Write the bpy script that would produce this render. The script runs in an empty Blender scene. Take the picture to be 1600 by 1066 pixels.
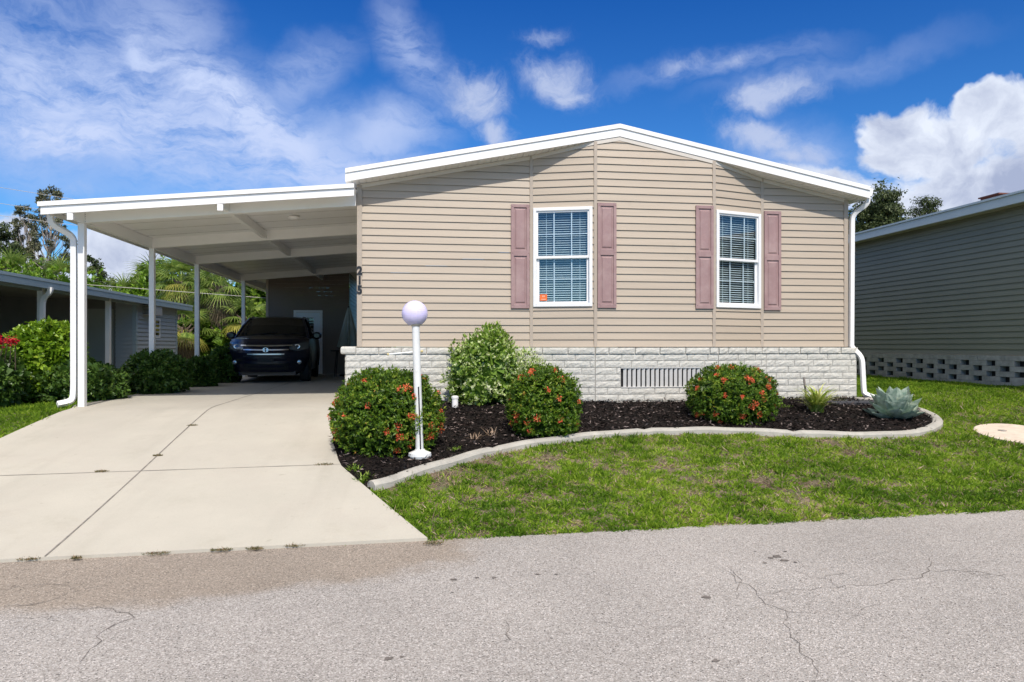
import bpy, bmesh, math, random
import numpy as np
from mathutils import Vector, Matrix, noise as mnoise

# ------------------------------------------------------------------ camera, world, sun
S = bpy.context.scene
C = S.collection
R = math.radians
EYE = 1.5
YAW = math.atan(150/1100)
F = 1100.0
cam_d = bpy.data.cameras.new('camera')
cam_d.lens = F/1600*36; cam_d.sensor_width = 36; cam_d.clip_end = 3000; cam_d.shift_y = 8/1600
cam = bpy.data.objects.new('camera', cam_d); C.objects.link(cam)
cam.location = (0, 0, EYE); cam.rotation_euler = (R(90), 0, -YAW)
S.camera = cam

SUN_EL = R(48.5); SUN_AZ = R(175)          # azimuth clockwise from +Y; the sun stands behind the camera
def azel(u, v):
    a = (u-800)/F; b = (541-v)/F
    return (YAW+math.atan(a), math.atan(b/math.sqrt(1+a*a)))

world = bpy.data.worlds.new("World"); S.world = world; world.use_nodes = True
def build_world():
    nt = world.node_tree; N = nt.nodes; L = nt.links
    N.clear()
    out = N.new('ShaderNodeOutputWorld'); bg = N.new('ShaderNodeBackground')
    bg.inputs['Strength'].default_value = 0.15
    L.new(bg.outputs[0], out.inputs[0])
    sky = N.new('ShaderNodeTexSky'); sky.sky_type = 'NISHITA'; sky.sun_disc = False
    sky.sun_elevation = SUN_EL; sky.sun_rotation = SUN_AZ; sky.air_density = 1.0; sky.dust_density = 0.3; sky.ozone_density = 3.0
    def math_(op, a, b=None, clamp=False):
        n = N.new('ShaderNodeMath'); n.operation = op; n.use_clamp = clamp
        for i, x in enumerate((a, b)):
            if x is None: continue
            if isinstance(x, (int, float)): n.inputs[i].default_value = x
            else: L.new(x, n.inputs[i])
        return n.outputs[0]
    tc = N.new('ShaderNodeTexCoord'); sp = N.new('ShaderNodeSeparateXYZ'); L.new(tc.outputs['Generated'], sp.inputs[0])
    az = math_('ARCTAN2', sp.outputs[0], sp.outputs[1]); el = math_('ARCSINE', sp.outputs[2])
    cb = N.new('ShaderNodeCombineXYZ'); L.new(az, cb.inputs[0]); L.new(el, cb.inputs[1])
    P0 = cb.outputs[0]
    def noise_(vec, scale, detail=8, rough=0.6, dist=0.0, stretch=None, rot=0):
        if stretch:
            m = N.new('ShaderNodeMapping'); m.inputs['Scale'].default_value = stretch; m.inputs['Rotation'].default_value = (0, 0, rot)
            L.new(vec, m.inputs[0]); vec = m.outputs[0]
        n = N.new('ShaderNodeTexNoise'); n.inputs['Scale'].default_value = scale; n.inputs['Detail'].default_value = detail
        n.inputs['Roughness'].default_value = rough; n.inputs['Distortion'].default_value = dist
        L.new(vec, n.inputs['Vector']); return n
    wn = noise_(P0, 7, 5, 0.6)
    vs = N.new('ShaderNodeVectorMath'); vs.operation = 'SUBTRACT'; L.new(wn.outputs['Color'], vs.inputs[0]); vs.inputs[1].default_value = (.5, .5, .5)
    vm = N.new('ShaderNodeVectorMath'); vm.operation = 'MULTIPLY_ADD'; L.new(vs.outputs[0], vm.inputs[0]); vm.inputs[1].default_value = (.09, .09, 0); L.new(P0, vm.inputs[2])
    P = vm.outputs[0]
    def blobs(lst):
        acc = None
        for (u, v, ru, rv, rot, amp) in lst:
            a, e = azel(u, v) if abs(u) > 7 or abs(v) > 7 else (u, v)
            m = N.new('ShaderNodeMapping'); m.vector_type = 'TEXTURE'
            m.inputs['Location'].default_value = (a, e, 0); m.inputs['Rotation'].default_value = (0, 0, R(rot)); m.inputs['Scale'].default_value = (ru/F, rv/F, 1)
            L.new(P, m.inputs[0])
            ln = N.new('ShaderNodeVectorMath'); ln.operation = 'LENGTH'; L.new(m.outputs[0], ln.inputs[0])
            mr = N.new('ShaderNodeMapRange'); mr.interpolation_type = 'SMOOTHSTEP'
            mr.inputs['From Min'].default_value = 0; mr.inputs['From Max'].default_value = 1; mr.inputs['To Min'].default_value = amp; mr.inputs['To Max'].default_value = 0
            L.new(ln.outputs['Value'], mr.inputs[0])
            acc = mr.outputs[0] if acc is None else math_('MAXIMUM', acc, mr.outputs[0])
        return acc
    # thin streaky cirrus
    wisp = blobs([(260, 190, 480, 170, -14, 1.0), (90, 150, 330, 170, -10, .95), (430, 240, 400, 140, -20, 1.0), (250, 60, 150, 140, -50, .7), (590, 215, 170, 70, 15, .8), (380, 175, 330, 80, -28, 1.25), (230, 90, 120, 60, -50, 1.0), (120, 215, 240, 60, -5, 1.2), (560, 270, 160, 60, 10, 1.0),
                  (630, 70, 60, 130, 25, .62), (670, 110, 60, 90, 10, .5), (1120, 105, 230, 30, 3, .45), (470, 120, 160, 60, 35, .5), (1290, 110, 260, 30, 5, .25), (1240, 260, 150, 80, -8, .55)])
    n1 = noise_(P, 6.0, 10, 0.60, 0.25, (0.7, 2.3, 1), R(20))
    n1b = noise_(P, 26.0, 8, 0.7, 0.3, (0.8, 1.9, 1), R(22))
    w = math_('ADD', math_('MULTIPLY', n1.outputs[0], .72), math_('MULTIPLY', n1b.outputs[0], .42))
    mr = N.new('ShaderNodeMapRange'); mr.interpolation_type = 'SMOOTHSTEP'; mr.inputs['From Min'].default_value = .33; mr.inputs['From Max'].default_value = .66
    L.new(w, mr.inputs[0])
    wispA = math_('MULTIPLY', math_('MULTIPLY', mr.outputs[0], wisp), 0.98, True)
    # small broken puffs
    puff = blobs([(745, 150, 95, 75, -25, .92), (770, 205, 60, 50, -30, .9), (870, 115, 110, 60, -15, .85), (895, 140, 60, 30, 0, .9), (850, 45, 80, 22, 0, .55), (1200, 158, 115, 42, 8, .95), (1190, 222, 110, 42, -12, 1.0), (1250, 245, 90, 36, 0, .85),
                  (120, 300, 70, 30, 0, .45), (1060, 108, 90, 22, 5, .6), (1150, 105, 60, 22, 15, .6)])
    n2 = noise_(P, 17.0, 12, 0.74, 0.5)
    mr2 = N.new('ShaderNodeMapRange'); mr2.interpolation_type = 'SMOOTHSTEP'; mr2.inputs['From Min'].default_value = .62; mr2.inputs['From Max'].default_value = 1.25
    L.new(math_('ADD', math_('MULTIPLY', n2.outputs[0], 1.2), math_('MULTIPLY', puff, .62)), mr2.inputs[0])
    puffA = math_('MULTIPLY', math_('MULTIPLY', mr2.outputs[0], math_('MULTIPLY', puff, 1.3, True)), .9, True)
    # heaped cumulus; the wide banks beside and behind the camera are added fill light
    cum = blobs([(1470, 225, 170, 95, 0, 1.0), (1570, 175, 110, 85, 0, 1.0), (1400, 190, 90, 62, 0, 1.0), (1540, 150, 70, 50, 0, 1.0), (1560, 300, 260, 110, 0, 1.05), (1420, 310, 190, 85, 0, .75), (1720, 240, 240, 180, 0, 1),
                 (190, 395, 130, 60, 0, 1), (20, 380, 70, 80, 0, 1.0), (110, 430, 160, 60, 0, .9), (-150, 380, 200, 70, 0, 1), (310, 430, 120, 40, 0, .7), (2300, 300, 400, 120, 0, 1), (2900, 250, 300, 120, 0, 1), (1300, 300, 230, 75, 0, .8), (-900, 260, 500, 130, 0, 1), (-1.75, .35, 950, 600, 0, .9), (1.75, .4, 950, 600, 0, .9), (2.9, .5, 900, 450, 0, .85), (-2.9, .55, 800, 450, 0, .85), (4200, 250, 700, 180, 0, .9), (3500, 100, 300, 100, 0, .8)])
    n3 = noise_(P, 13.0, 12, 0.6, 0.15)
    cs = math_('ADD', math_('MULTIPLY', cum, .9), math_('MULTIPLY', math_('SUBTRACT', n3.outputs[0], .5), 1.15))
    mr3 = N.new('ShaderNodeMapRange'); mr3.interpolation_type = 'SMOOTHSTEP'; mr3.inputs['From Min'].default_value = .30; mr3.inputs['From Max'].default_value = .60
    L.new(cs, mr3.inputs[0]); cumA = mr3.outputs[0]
    n4 = noise_(P, 9.0, 9, 0.62, 0.3)
    # heaps are white where thin and near their tops, grey lavender in their thick middles
    n4x = N.new('ShaderNodeMapRange'); n4x.inputs['From Min'].default_value = .40; n4x.inputs['From Max'].default_value = .72; L.new(math_('ADD', n4.outputs[0], math_('MULTIPLY', math_('SUBTRACT', .95, cs), .28)), n4x.inputs[0])
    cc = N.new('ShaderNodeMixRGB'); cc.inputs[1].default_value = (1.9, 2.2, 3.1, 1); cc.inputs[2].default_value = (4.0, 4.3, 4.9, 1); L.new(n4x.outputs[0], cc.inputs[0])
    # clear sky, deeper higher up in view; brightened overhead as added fill light
    tint = N.new('ShaderNodeMixRGB'); tint.blend_type = 'MULTIPLY'; tint.inputs[0].default_value = 1
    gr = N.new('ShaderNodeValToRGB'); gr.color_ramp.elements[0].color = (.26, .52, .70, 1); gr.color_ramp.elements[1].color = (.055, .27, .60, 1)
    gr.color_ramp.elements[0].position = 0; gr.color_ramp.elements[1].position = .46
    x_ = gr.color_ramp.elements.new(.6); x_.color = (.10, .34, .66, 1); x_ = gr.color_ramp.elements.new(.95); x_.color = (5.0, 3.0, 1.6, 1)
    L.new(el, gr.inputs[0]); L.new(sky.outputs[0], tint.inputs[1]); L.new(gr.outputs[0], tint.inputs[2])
    col = tint.outputs[0]
    def over(col, a, c):
        m = N.new('ShaderNodeMixRGB'); L.new(a, m.inputs[0]); L.new(col, m.inputs[1])
        if isinstance(c, tuple): m.inputs[2].default_value = c
        else: L.new(c, m.inputs[2])
        return m.outputs[0]
    col = over(col, wispA, (2.75, 3.25, 4.6, 1))
    col = over(col, puffA, (2.5, 2.9, 4.0, 1))
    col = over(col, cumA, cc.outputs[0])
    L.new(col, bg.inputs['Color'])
build_world()

sun_d = bpy.data.lights.new('sun', 'SUN'); sun_d.energy = 2.75; sun_d.angle = R(0.53); sun_d.color = (1, .955, .88)
sun = bpy.data.objects.new('sun', sun_d); C.objects.link(sun)
sv = Vector((math.sin(SUN_AZ)*math.cos(SUN_EL), math.cos(SUN_AZ)*math.cos(SUN_EL), math.sin(SUN_EL)))
sun.rotation_euler = sv.to_track_quat('Z', 'Y').to_euler(); sun.location = (3, -10, 20)
S.view_settings.view_transform = 'Standard'; S.view_settings.look = 'None'; S.view_settings.exposure = 0.5; S.view_settings.gamma = 1
S.cycles.max_bounces = 8; S.cycles.transparent_max_bounces = 16

# ------------------------------------------------------------------ helpers
rng = np.random.default_rng(7)
random.seed(7)

class MB:
    """collects boxes, strips and leaves; build() links them as ONE mesh object"""
    def __init__(s, frame=None): s.v = []; s.f = []; s.fr = frame; s.m = []; s.mi = 0
    def add(s, vs, fs):
        b = len(s.v)
        if s.fr: vs = [s.fr(*p) for p in vs]
        s.v += [tuple(p) for p in vs]; s.f += [tuple(b+i for i in f) for f in fs]; s.m += [s.mi]*len(fs)
    def box(s, x0, x1, y0, y1, z0, z1):
        s.add([(x0,y0,z0),(x1,y0,z0),(x1,y1,z0),(x0,y1,z0),(x0,y0,z1),(x1,y0,z1),(x1,y1,z1),(x0,y1,z1)],
              [(0,3,2,1),(4,5,6,7),(0,1,5,4),(1,2,6,5),(2,3,7,6),(3,0,4,7)])
    def slab(s, x0, x1, y0, y1, zf, th):
        """box whose top follows zf(x) and is th thick"""
        s.add([(x0,y0,zf(x0)-th),(x1,y0,zf(x1)-th),(x1,y1,zf(x1)-th),(x0,y1,zf(x0)-th),(x0,y0,zf(x0)),(x1,y0,zf(x1)),(x1,y1,zf(x1)),(x0,y1,zf(x0))],
              [(0,3,2,1),(4,5,6,7),(0,1,5,4),(1,2,6,5),(2,3,7,6),(3,0,4,7)])
    def lathe(s, prof, n=20, c=(0,0,0), axis='z', cap=True):
        vs = []; k = len(prof)
        for i in range(n):
            a = 2*math.pi*i/n
            for (r, h) in prof:
                p = (r*math.cos(a), r*math.sin(a), h)
                if axis == 'y': p = (p[0], p[2], p[1])
                if axis == 'x': p = (p[2], p[0], p[1])
                vs.append((c[0]+p[0], c[1]+p[1], c[2]+p[2]))
        fs = [(i*k+j, ((i+1) % n)*k+j, ((i+1) % n)*k+j+1, i*k+j+1) for i in range(n) for j in range(k-1)]
        if cap:
            fs.append(tuple(i*k for i in range(n))[::-1]); fs.append(tuple(i*k+k-1 for i in range(n)))
        s.add(vs, fs)
    def tube(s, pts, r, n=8, rect=None):
        """sweep along pts; r float or list; rect=(w,d) gives a rectangular section"""
        pts = [Vector(p) for p in pts]; k = len(pts)
        rs = r if isinstance(r, (list, tuple)) else [r]*k
        vs = []; prev = None
        for i, p in enumerate(pts):
            t = (pts[min(i+1, k-1)]-pts[max(i-1, 0)]).normalized()
            if prev is None:
                ref = Vector((0, 1, 0)) if abs(t.y) < .9 else Vector((1, 0, 0))
                if rect is None and abs(t.z) < .9: ref = Vector((0, 0, 1))
                n1 = (ref-t*ref.dot(t)).normalized()
            else: n1 = (prev-t*prev.dot(t)).normalized()
            prev = n1; n2 = t.cross(n1)
            if rect:
                w, d = rect
                for sx, sy in ((-1,-1),(1,-1),(1,1),(-1,1)): vs.append(p+n2*sx*w/2*rs[i]+n1*sy*d/2*rs[i])
            else:
                for j in range(n):
                    a = 2*math.pi*j/n; vs.append(p+(n1*math.cos(a)+n2*math.sin(a))*rs[i])
        m = 4 if rect else n
        fs = [(i*m+j, i*m+(j+1) % m, (i+1)*m+(j+1) % m, (i+1)*m+j) for i in range(k-1) for j in range(m)]
        fs.append(tuple(range(m))[::-1]); fs.append(tuple((k-1)*m+j for j in range(m)))
        s.add(vs, fs)
    def grid(s, fn, nu, nv, flip=False):
        vs = [fn(i/nu, j/nv) for i in range(nu+1) for j in range(nv+1)]
        fs = []
        for i in range(nu):
            for j in range(nv):
                q = (i*(nv+1)+j, (i+1)*(nv+1)+j, (i+1)*(nv+1)+j+1, i*(nv+1)+j+1)
                fs.append(q[::-1] if flip else q)
        s.add(vs, fs)
    def build(s, name, mat, parent=None, smooth=False, local=False, bevel=0, weld=False, subsurf=0, fixn=True):
        off = Vector((0,0,0))
        if parent is not None and not local:
            p = parent
            while p is not None: off += Vector(p.location); p = p.parent
        me = bpy.data.meshes.new(name)
        me.from_pydata([(x-off.x, y-off.y, z-off.z) for x, y, z in s.v], [], s.f)
        if weld or fixn:
            bm = bmesh.new(); bm.from_mesh(me)
            if weld: bmesh.ops.remove_doubles(bm, verts=bm.verts, dist=1e-4)
            if fixn: bmesh.ops.recalc_face_normals(bm, faces=bm.faces)
            bm.to_mesh(me); bm.free()
        mats = mat if isinstance(mat, (list, tuple)) else [mat]
        for m in mats: me.materials.append(m)
        if len(mats) > 1 and not weld: me.polygons.foreach_set('material_index', s.m)
        o = bpy.data.objects.new(name, me); C.objects.link(o)
        if parent is not None: o.parent = parent
        if bevel:
            md = o.modifiers.new('bevel', 'BEVEL'); md.width = bevel; md.segments = 2; md.limit_method = 'ANGLE'; md.angle_limit = R(40)
        if subsurf:
            md = o.modifiers.new('sub', 'SUBSURF'); md.levels = subsurf; md.render_levels = subsurf
        return o

def tag(o, label=None, cat=None, group=None, kind=None):
    if label: o['label'] = label
    if cat: o['category'] = cat
    if group: o['group'] = group
    if kind: o['kind'] = kind
    return o
def empty(name, loc, label, cat, group=None, rz=0):
    o = bpy.data.objects.new(name, None); C.objects.link(o); o.location = loc; o.rotation_euler = (0, 0, rz)
    o.empty_display_size = .2
    return tag(o, label, cat, group)

def np_mesh(name, V, Fq, mat, rnd=None, parent=None, smooth=False, tri=False):
    """fast mesh from numpy arrays; Fq (n,k) ints; rnd = one random value per face"""
    if parent is not None:
        off = np.zeros(3); p = parent
        while p is not None: off += np.array(p.location); p = p.parent
        V = V-off
    me = bpy.data.meshes.new(name); n, k = Fq.shape
    me.vertices.add(len(V)); me.vertices.foreach_set('co', V.astype(np.float32).ravel())
    me.loops.add(n*k); me.loops.foreach_set('vertex_index', Fq.astype(np.int32).ravel())
    me.polygons.add(n); me.polygons.foreach_set('loop_start', np.arange(0, n*k, k, dtype=np.int32))
    me.update(calc_edges=True)
    if rnd is not None:
        at_ = me.attributes.new('rnd', 'FLOAT', 'FACE'); at_.data.foreach_set('value', rnd.astype(np.float32))
    me.materials.append(mat); me.validate()
    if smooth: me.polygons.foreach_set('use_smooth', np.ones(n, bool))
    o = bpy.data.objects.new(name, me); C.objects.link(o)
    if parent is not None: o.parent = parent
    return o

def unit(a): return a/np.maximum(np.linalg.norm(a, axis=1, keepdims=True), 1e-9)
def leaf_arrays(P, D, Nn, Ln, Wd, fold=.25):
    """pointed folded leaves: base P, direction D, normal Nn, length, width -> verts, quads (2 per leaf)"""
    Sd = unit(np.cross(D, Nn)); Nn = unit(np.cross(Sd, D)); Ln = Ln[:, None]; Wd = Wd[:, None]
    b = P; t = P+D*Ln-Nn*Ln*.12; m = P+D*Ln*.5
    l = m+Sd*Wd*.5+Nn*Wd*fold; r = m-Sd*Wd*.5+Nn*Wd*fold
    V = np.stack([b, r, t, l], 1).reshape(-1, 3); n = len(P); i = np.arange(n)[:, None]*4
    Fq = np.concatenate([i+np.array([[0, 1, 2]]), i+np.array([[0, 2, 3]])], 1).reshape(-1, 3)
    return V, Fq
def rand_unit(n): return unit(rng.normal(size=(n, 3)))

# ------------------------------------------------------------------ materials
def mat_new(name):
    m = bpy.data.materials.new(name); m.use_nodes = True
    nt = m.node_tree; return m, nt, nt.nodes['Principled BSDF']
def mat(name, col, rough=.6, var=.12, scale=6, bump=0, bscale=60, metal=0, spec=.5, coat=0, stretch=None, dirt=None):
    m, nt, b = mat_new(name); N = nt.nodes; L = nt.links
    g = N.new('ShaderNodeNewGeometry'); src = g.outputs['Position']
    if stretch:
        mp = N.new('ShaderNodeMapping'); mp.inputs['Scale'].default_value = stretch; L.new(src, mp.inputs[0]); src = mp.outputs[0]
    n = N.new('ShaderNodeTexNoise'); n.inputs['Scale'].default_value = scale; n.inputs['Detail'].default_value = 6; n.inputs['Roughness'].default_value = .65; L.new(src, n.inputs['Vector'])
    r = N.new('ShaderNodeValToRGB'); r.color_ramp.elements[0].position = .3; r.color_ramp.elements[1].position = .7
    r.color_ramp.elements[0].color = tuple(c*(1-var) for c in col)+(1,); r.color_ramp.elements[1].color = tuple(min(1, c*(1+var)) for c in col)+(1,)
    L.new(n.outputs[0], r.inputs[0]); out = r.outputs[0]
    if dirt:
        dc, ds, lo, hi = dirt
        dn = N.new('ShaderNodeTexNoise'); dn.inputs['Scale'].default_value = ds; dn.inputs['Detail'].default_value = 8; dn.inputs['Roughness'].default_value = .7; L.new(g.outputs['Position'], dn.inputs['Vector'])
        mr = N.new('ShaderNodeMapRange'); mr.inputs['From Min'].default_value = lo; mr.inputs['From Max'].default_value = hi; L.new(dn.outputs[0], mr.inputs[0])
        mx = N.new('ShaderNodeMixRGB'); L.new(mr.outputs[0], mx.inputs[0]); L.new(out, mx.inputs[1]); mx.inputs[2].default_value = dc+(1,); out = mx.outputs[0]
    L.new(out, b.inputs['Base Color'])
    b.inputs['Roughness'].default_value = rough; b.inputs['Metallic'].default_value = metal; b.inputs['Specular IOR Level'].default_value = spec; b.inputs['Coat Weight'].default_value = coat
    if bump:
        bn = N.new('ShaderNodeTexNoise'); bn.inputs['Scale'].default_value = bscale; bn.inputs['Detail'].default_value = 6; L.new(g.outputs['Position'], bn.inputs['Vector'])
        bp = N.new('ShaderNodeBump'); bp.inputs['Strength'].default_value = bump; bp.inputs['Distance'].default_value = .01; L.new(bn.outputs[0], bp.inputs['Height']); L.new(bp.outputs[0], b.inputs['Normal'])
    return m
def leaf_mat(name, cols, rough=.5, trans=.3, spec=.4, patch=None):
    """cols: ramp over the per-leaf random value"""
    m, nt, b = mat_new(name); N = nt.nodes; L = nt.links
    at_ = N.new('ShaderNodeAttribute'); at_.attribute_name = 'rnd'
    r = N.new('ShaderNodeValToRGB'); e = r.color_ramp.elements
    while len(e) < len(cols): e.new(.5)
    for i, (p, c) in enumerate(cols): e[i].position = p; e[i].color = c+(1,)
    L.new(at_.outputs['Fac'], r.inputs[0]); out = r.outputs[0]
    if patch:
        g = N.new('ShaderNodeNewGeometry'); n = N.new('ShaderNodeTexNoise'); n.inputs['Scale'].default_value = patch[1]; n.inputs['Detail'].default_value = 4; L.new(g.outputs['Position'], n.inputs['Vector'])
        mr = N.new('ShaderNodeMapRange'); mr.inputs['From Min'].default_value = .42; mr.inputs['From Max'].default_value = .6; mr.inputs['To Max'].default_value = patch[2]; L.new(n.outputs[0], mr.inputs[0])
        mx = N.new('ShaderNodeMixRGB'); L.new(mr.outputs[0], mx.inputs[0]); L.new(out, mx.inputs[1]); mx.inputs[2].default_value = patch[0]+(1,); out = mx.outputs[0]
    L.new(out, b.inputs['Base Color']); b.inputs['Roughness'].default_value = rough; b.inputs['Specular IOR Level'].default_value = spec
    if trans:
        tr = N.new('ShaderNodeBsdfTranslucent'); L.new(out, tr.inputs[0]); mx = N.new('ShaderNodeMixShader'); mx.inputs[0].default_value = trans
        L.new(b.outputs[0], mx.inputs[1]); L.new(tr.outputs[0], mx.inputs[2]); L.new(mx.outputs[0], nt.nodes['Material Output'].inputs[0])
    return m
def glass_mat(name, tint=(.9, .95, .97), refl=1.0, ior=1.6):
    m, nt, b = mat_new(name); N = nt.nodes; L = nt.links
    fr = N.new('ShaderNodeLayerWeight'); pw = N.new('ShaderNodeMath'); pw.operation = 'POWER'; pw.inputs[1].default_value = 4; L.new(fr.outputs['Facing'], pw.inputs[0])
    mu = N.new('ShaderNodeMath'); mu.operation = 'MULTIPLY_ADD'; mu.use_clamp = True; mu.inputs[1].default_value = refl*.9; mu.inputs[2].default_value = .075; L.new(pw.outputs[0], mu.inputs[0])
    t = N.new('ShaderNodeBsdfTransparent'); t.inputs[0].default_value = tint+(1,); gl = N.new('ShaderNodeBsdfGlossy'); gl.inputs['Roughness'].default_value = .02
    mx = N.new('ShaderNodeMixShader'); L.new(mu.outputs[0], mx.inputs[0]); L.new(t.outputs[0], mx.inputs[1]); L.new(gl.outputs[0], mx.inputs[2])
    L.new(mx.outputs[0], nt.nodes['Material Output'].inputs[0]); return m

M = {}
M['siding'] = mat('tan_vinyl', (.45, .375, .29), .5, .08, 1.3, .08, 40, stretch=(.35, .35, 7), dirt=((.33, .28, .21), 2.2, .6, .95))
M['siding_trim'] = mat('tan_trim', (.42, .355, .285), .5, .04, 3)
M['white'] = mat('white_aluminium', (.86, .85, .83), .38, .03, 2, dirt=((.62, .60, .55), 3, .62, .9))
M['ceiling'] = mat('white_ceiling_pan', (.86, .86, .84), .4, .03, 2)
M['vinyl'] = mat('white_window_vinyl', (.82, .82, .82), .35, .02, 4)
M['shutter'] = mat('mauve_shutter', (.315, .20, .195), .55, .08, 5, .1, 50, stretch=(1, 1, .3), dirt=((.43, .31, .29), 3, .45, .8))
M['brick'] = mat('white_split_brick', (.57, .555, .50), .85, .13, 20, .9, 40, dirt=((.42, .40, .34), 6, .55, .85))
M['mortar'] = mat('pale_mortar', (.40, .385, .35), .9, .1, 20)
M['shingle'] = mat('roof_shingle', (.22, .20, .18), .9, .3, 30)
M['dark'] = mat('dark_recess', (.02, .02, .022), .9, .1, 5)
M['room'] = mat('room_interior', (.05, .055, .06), .9, .2, 3)
M['blind'] = mat('blind_slat', (.86, .90, .88), .5, .03, 8)
M['glass'] = glass_mat('window_glass')
M['black'] = mat('black_paint', (.015, .015, .018), .4, .1, 10)
M['orange'] = mat('orange_sticker', (.75, .16, .03), .5, .03, 10)
M['chrome'] = mat('chrome', (.80, .80, .80), .3, .02, 5, metal=1)
M['rubber'] = mat('tyre_rubber', (.02, .02, .02), .8, .1, 20)
M['wood'] = mat('bark', (.16, .12, .09), .9, .35, 9, .8, 25, stretch=(1, 1, .3))
M['palebark'] = mat('pale_bark', (.34, .30, .26), .9, .3, 7, .6, 25, stretch=(1, 1, .3))
# ------------------------------------------------------------------ ground
def sstep(t): t = np.clip(t, 0, 1); return t*t*(3-2*t)
def ye(x): return 5.465+.052*np.clip(x, -60, 60)
def G(x, y):
    t = np.clip((y-ye(x))/(10.4-ye(x)), 0, 1)
    z = .6*(t*.85+.15*sstep(t)) + .045*np.clip((y-10.6)/8, 0, 1)
    z = z + .2*sstep((x-7.2)/3)*t - .07*sstep((-5.3-x)/2)*t*sstep((y-8)/4)
    return z
def pray(u, v):
    """where the ray of a point of view meets the terrain"""
    a = (u-800)/F; s, c = math.sin(YAW), math.cos(YAW)
    d = Vector((s+a*c, c-a*s, (541-v)/F)); lo, hi = .5, 200.
    for _ in range(60):
        m = (lo+hi)/2
        if EYE+d.z*m > float(G(d.x*m, d.y*m)): lo = m
        else: hi = m
    return Vector((d.x*lo, d.y*lo, float(G(d.x*lo, d.y*lo))))
def pY(u, v, Y):
    a = (u-800)/F; s, c = math.sin(YAW), math.cos(YAW); m = Y/(c-a*s)
    return Vector(((s+a*c)*m, Y, EYE+(541-v)/F*m))

def vnoise(x, y, sc, seed=0):
    x = x*sc+seed*17.3; y = y*sc+seed*9.1
    xi = np.floor(x).astype(int); yi = np.floor(y).astype(int); fx = x-xi; fy = y-yi
    def h(a, b): return np.mod(np.sin(a*127.1+b*311.7+seed*74.7)*43758.5453, 1)
    fx = fx*fx*(3-2*fx); fy = fy*fy*(3-2*fy)
    return (h(xi, yi)*(1-fx)+h(xi+1, yi)*fx)*(1-fy)+(h(xi, yi+1)*(1-fx)+h(xi+1, yi+1)*fx)*fy
def fbm(x, y, sc, seed=0): return .55*vnoise(x, y, sc, seed)+.28*vnoise(x, y, sc*2.1, seed+1)+.17*vnoise(x, y, sc*4.7, seed+2)

M['soil'] = mat('lawn_thatch', (.19, .14, .10), .95, .35, 9, .8, 60, dirt=((.09, .11, .04), 5, .42, .6))
def concrete_mat():
    m = mat('driveway_concrete', (.475, .445, .375), .85, .06, 1.1, .2, 150, dirt=((.45, .41, .35), .8, .48, .8)); nt = m.node_tree; N = nt.nodes; L = nt.links; b = N['Principled BSDF']
    src = b.inputs['Base Color'].links[0].from_socket; g = N.new('ShaderNodeNewGeometry')
    def noise_(s, d=5, r=.6, st=None):
        v = g.outputs['Position']
        if st: mp = N.new('ShaderNodeMapping'); mp.inputs['Scale'].default_value = st; L.new(v, mp.inputs[0]); v = mp.outputs[0]
        n = N.new('ShaderNodeTexNoise'); n.inputs['Scale'].default_value = s; n.inputs['Detail'].default_value = d; n.inputs['Roughness'].default_value = r; L.new(v, n.inputs['Vector']); return n.outputs[0]
    def layer(src, fac, lo, hi, mx_, col):
        mr = N.new('ShaderNodeMapRange'); mr.inputs['From Min'].default_value = lo; mr.inputs['From Max'].default_value = hi; mr.inputs['To Max'].default_value = mx_; L.new(fac, mr.inputs[0])
        mx = N.new('ShaderNodeMixRGB'); mx.blend_type = 'MULTIPLY'; L.new(mr.outputs[0], mx.inputs[0]); L.new(src, mx.inputs[1]); mx.inputs[2].default_value = col+(1,); return mx.outputs[0]
    src = layer(src, noise_(90, 3, .7), .45, .7, .35, (.82, .80, .76))          # sandy grain
    src = layer(src, noise_(2.4, 8, .72), .55, .75, .45, (.80, .78, .74))       # damp blotches
    src = layer(src, noise_(1.3, 6, .6, (2.2, .18, 1)), .52, .72, .35, (.80, .79, .78))   # faint tyre bands along the drive
    src = layer(src, noise_(7, 3, .5), .70, .76, .5, (.62, .58, .52))           # drips
    L.new(src, b.inputs['Base Color']); return m
M['concrete'] = concrete_mat()
M['kerbc'] = mat('edging_concrete', (.40, .38, .335), .85, .2, 7, .5, 70, dirt=((.28, .26, .22), 3.5, .5, .8))

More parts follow.
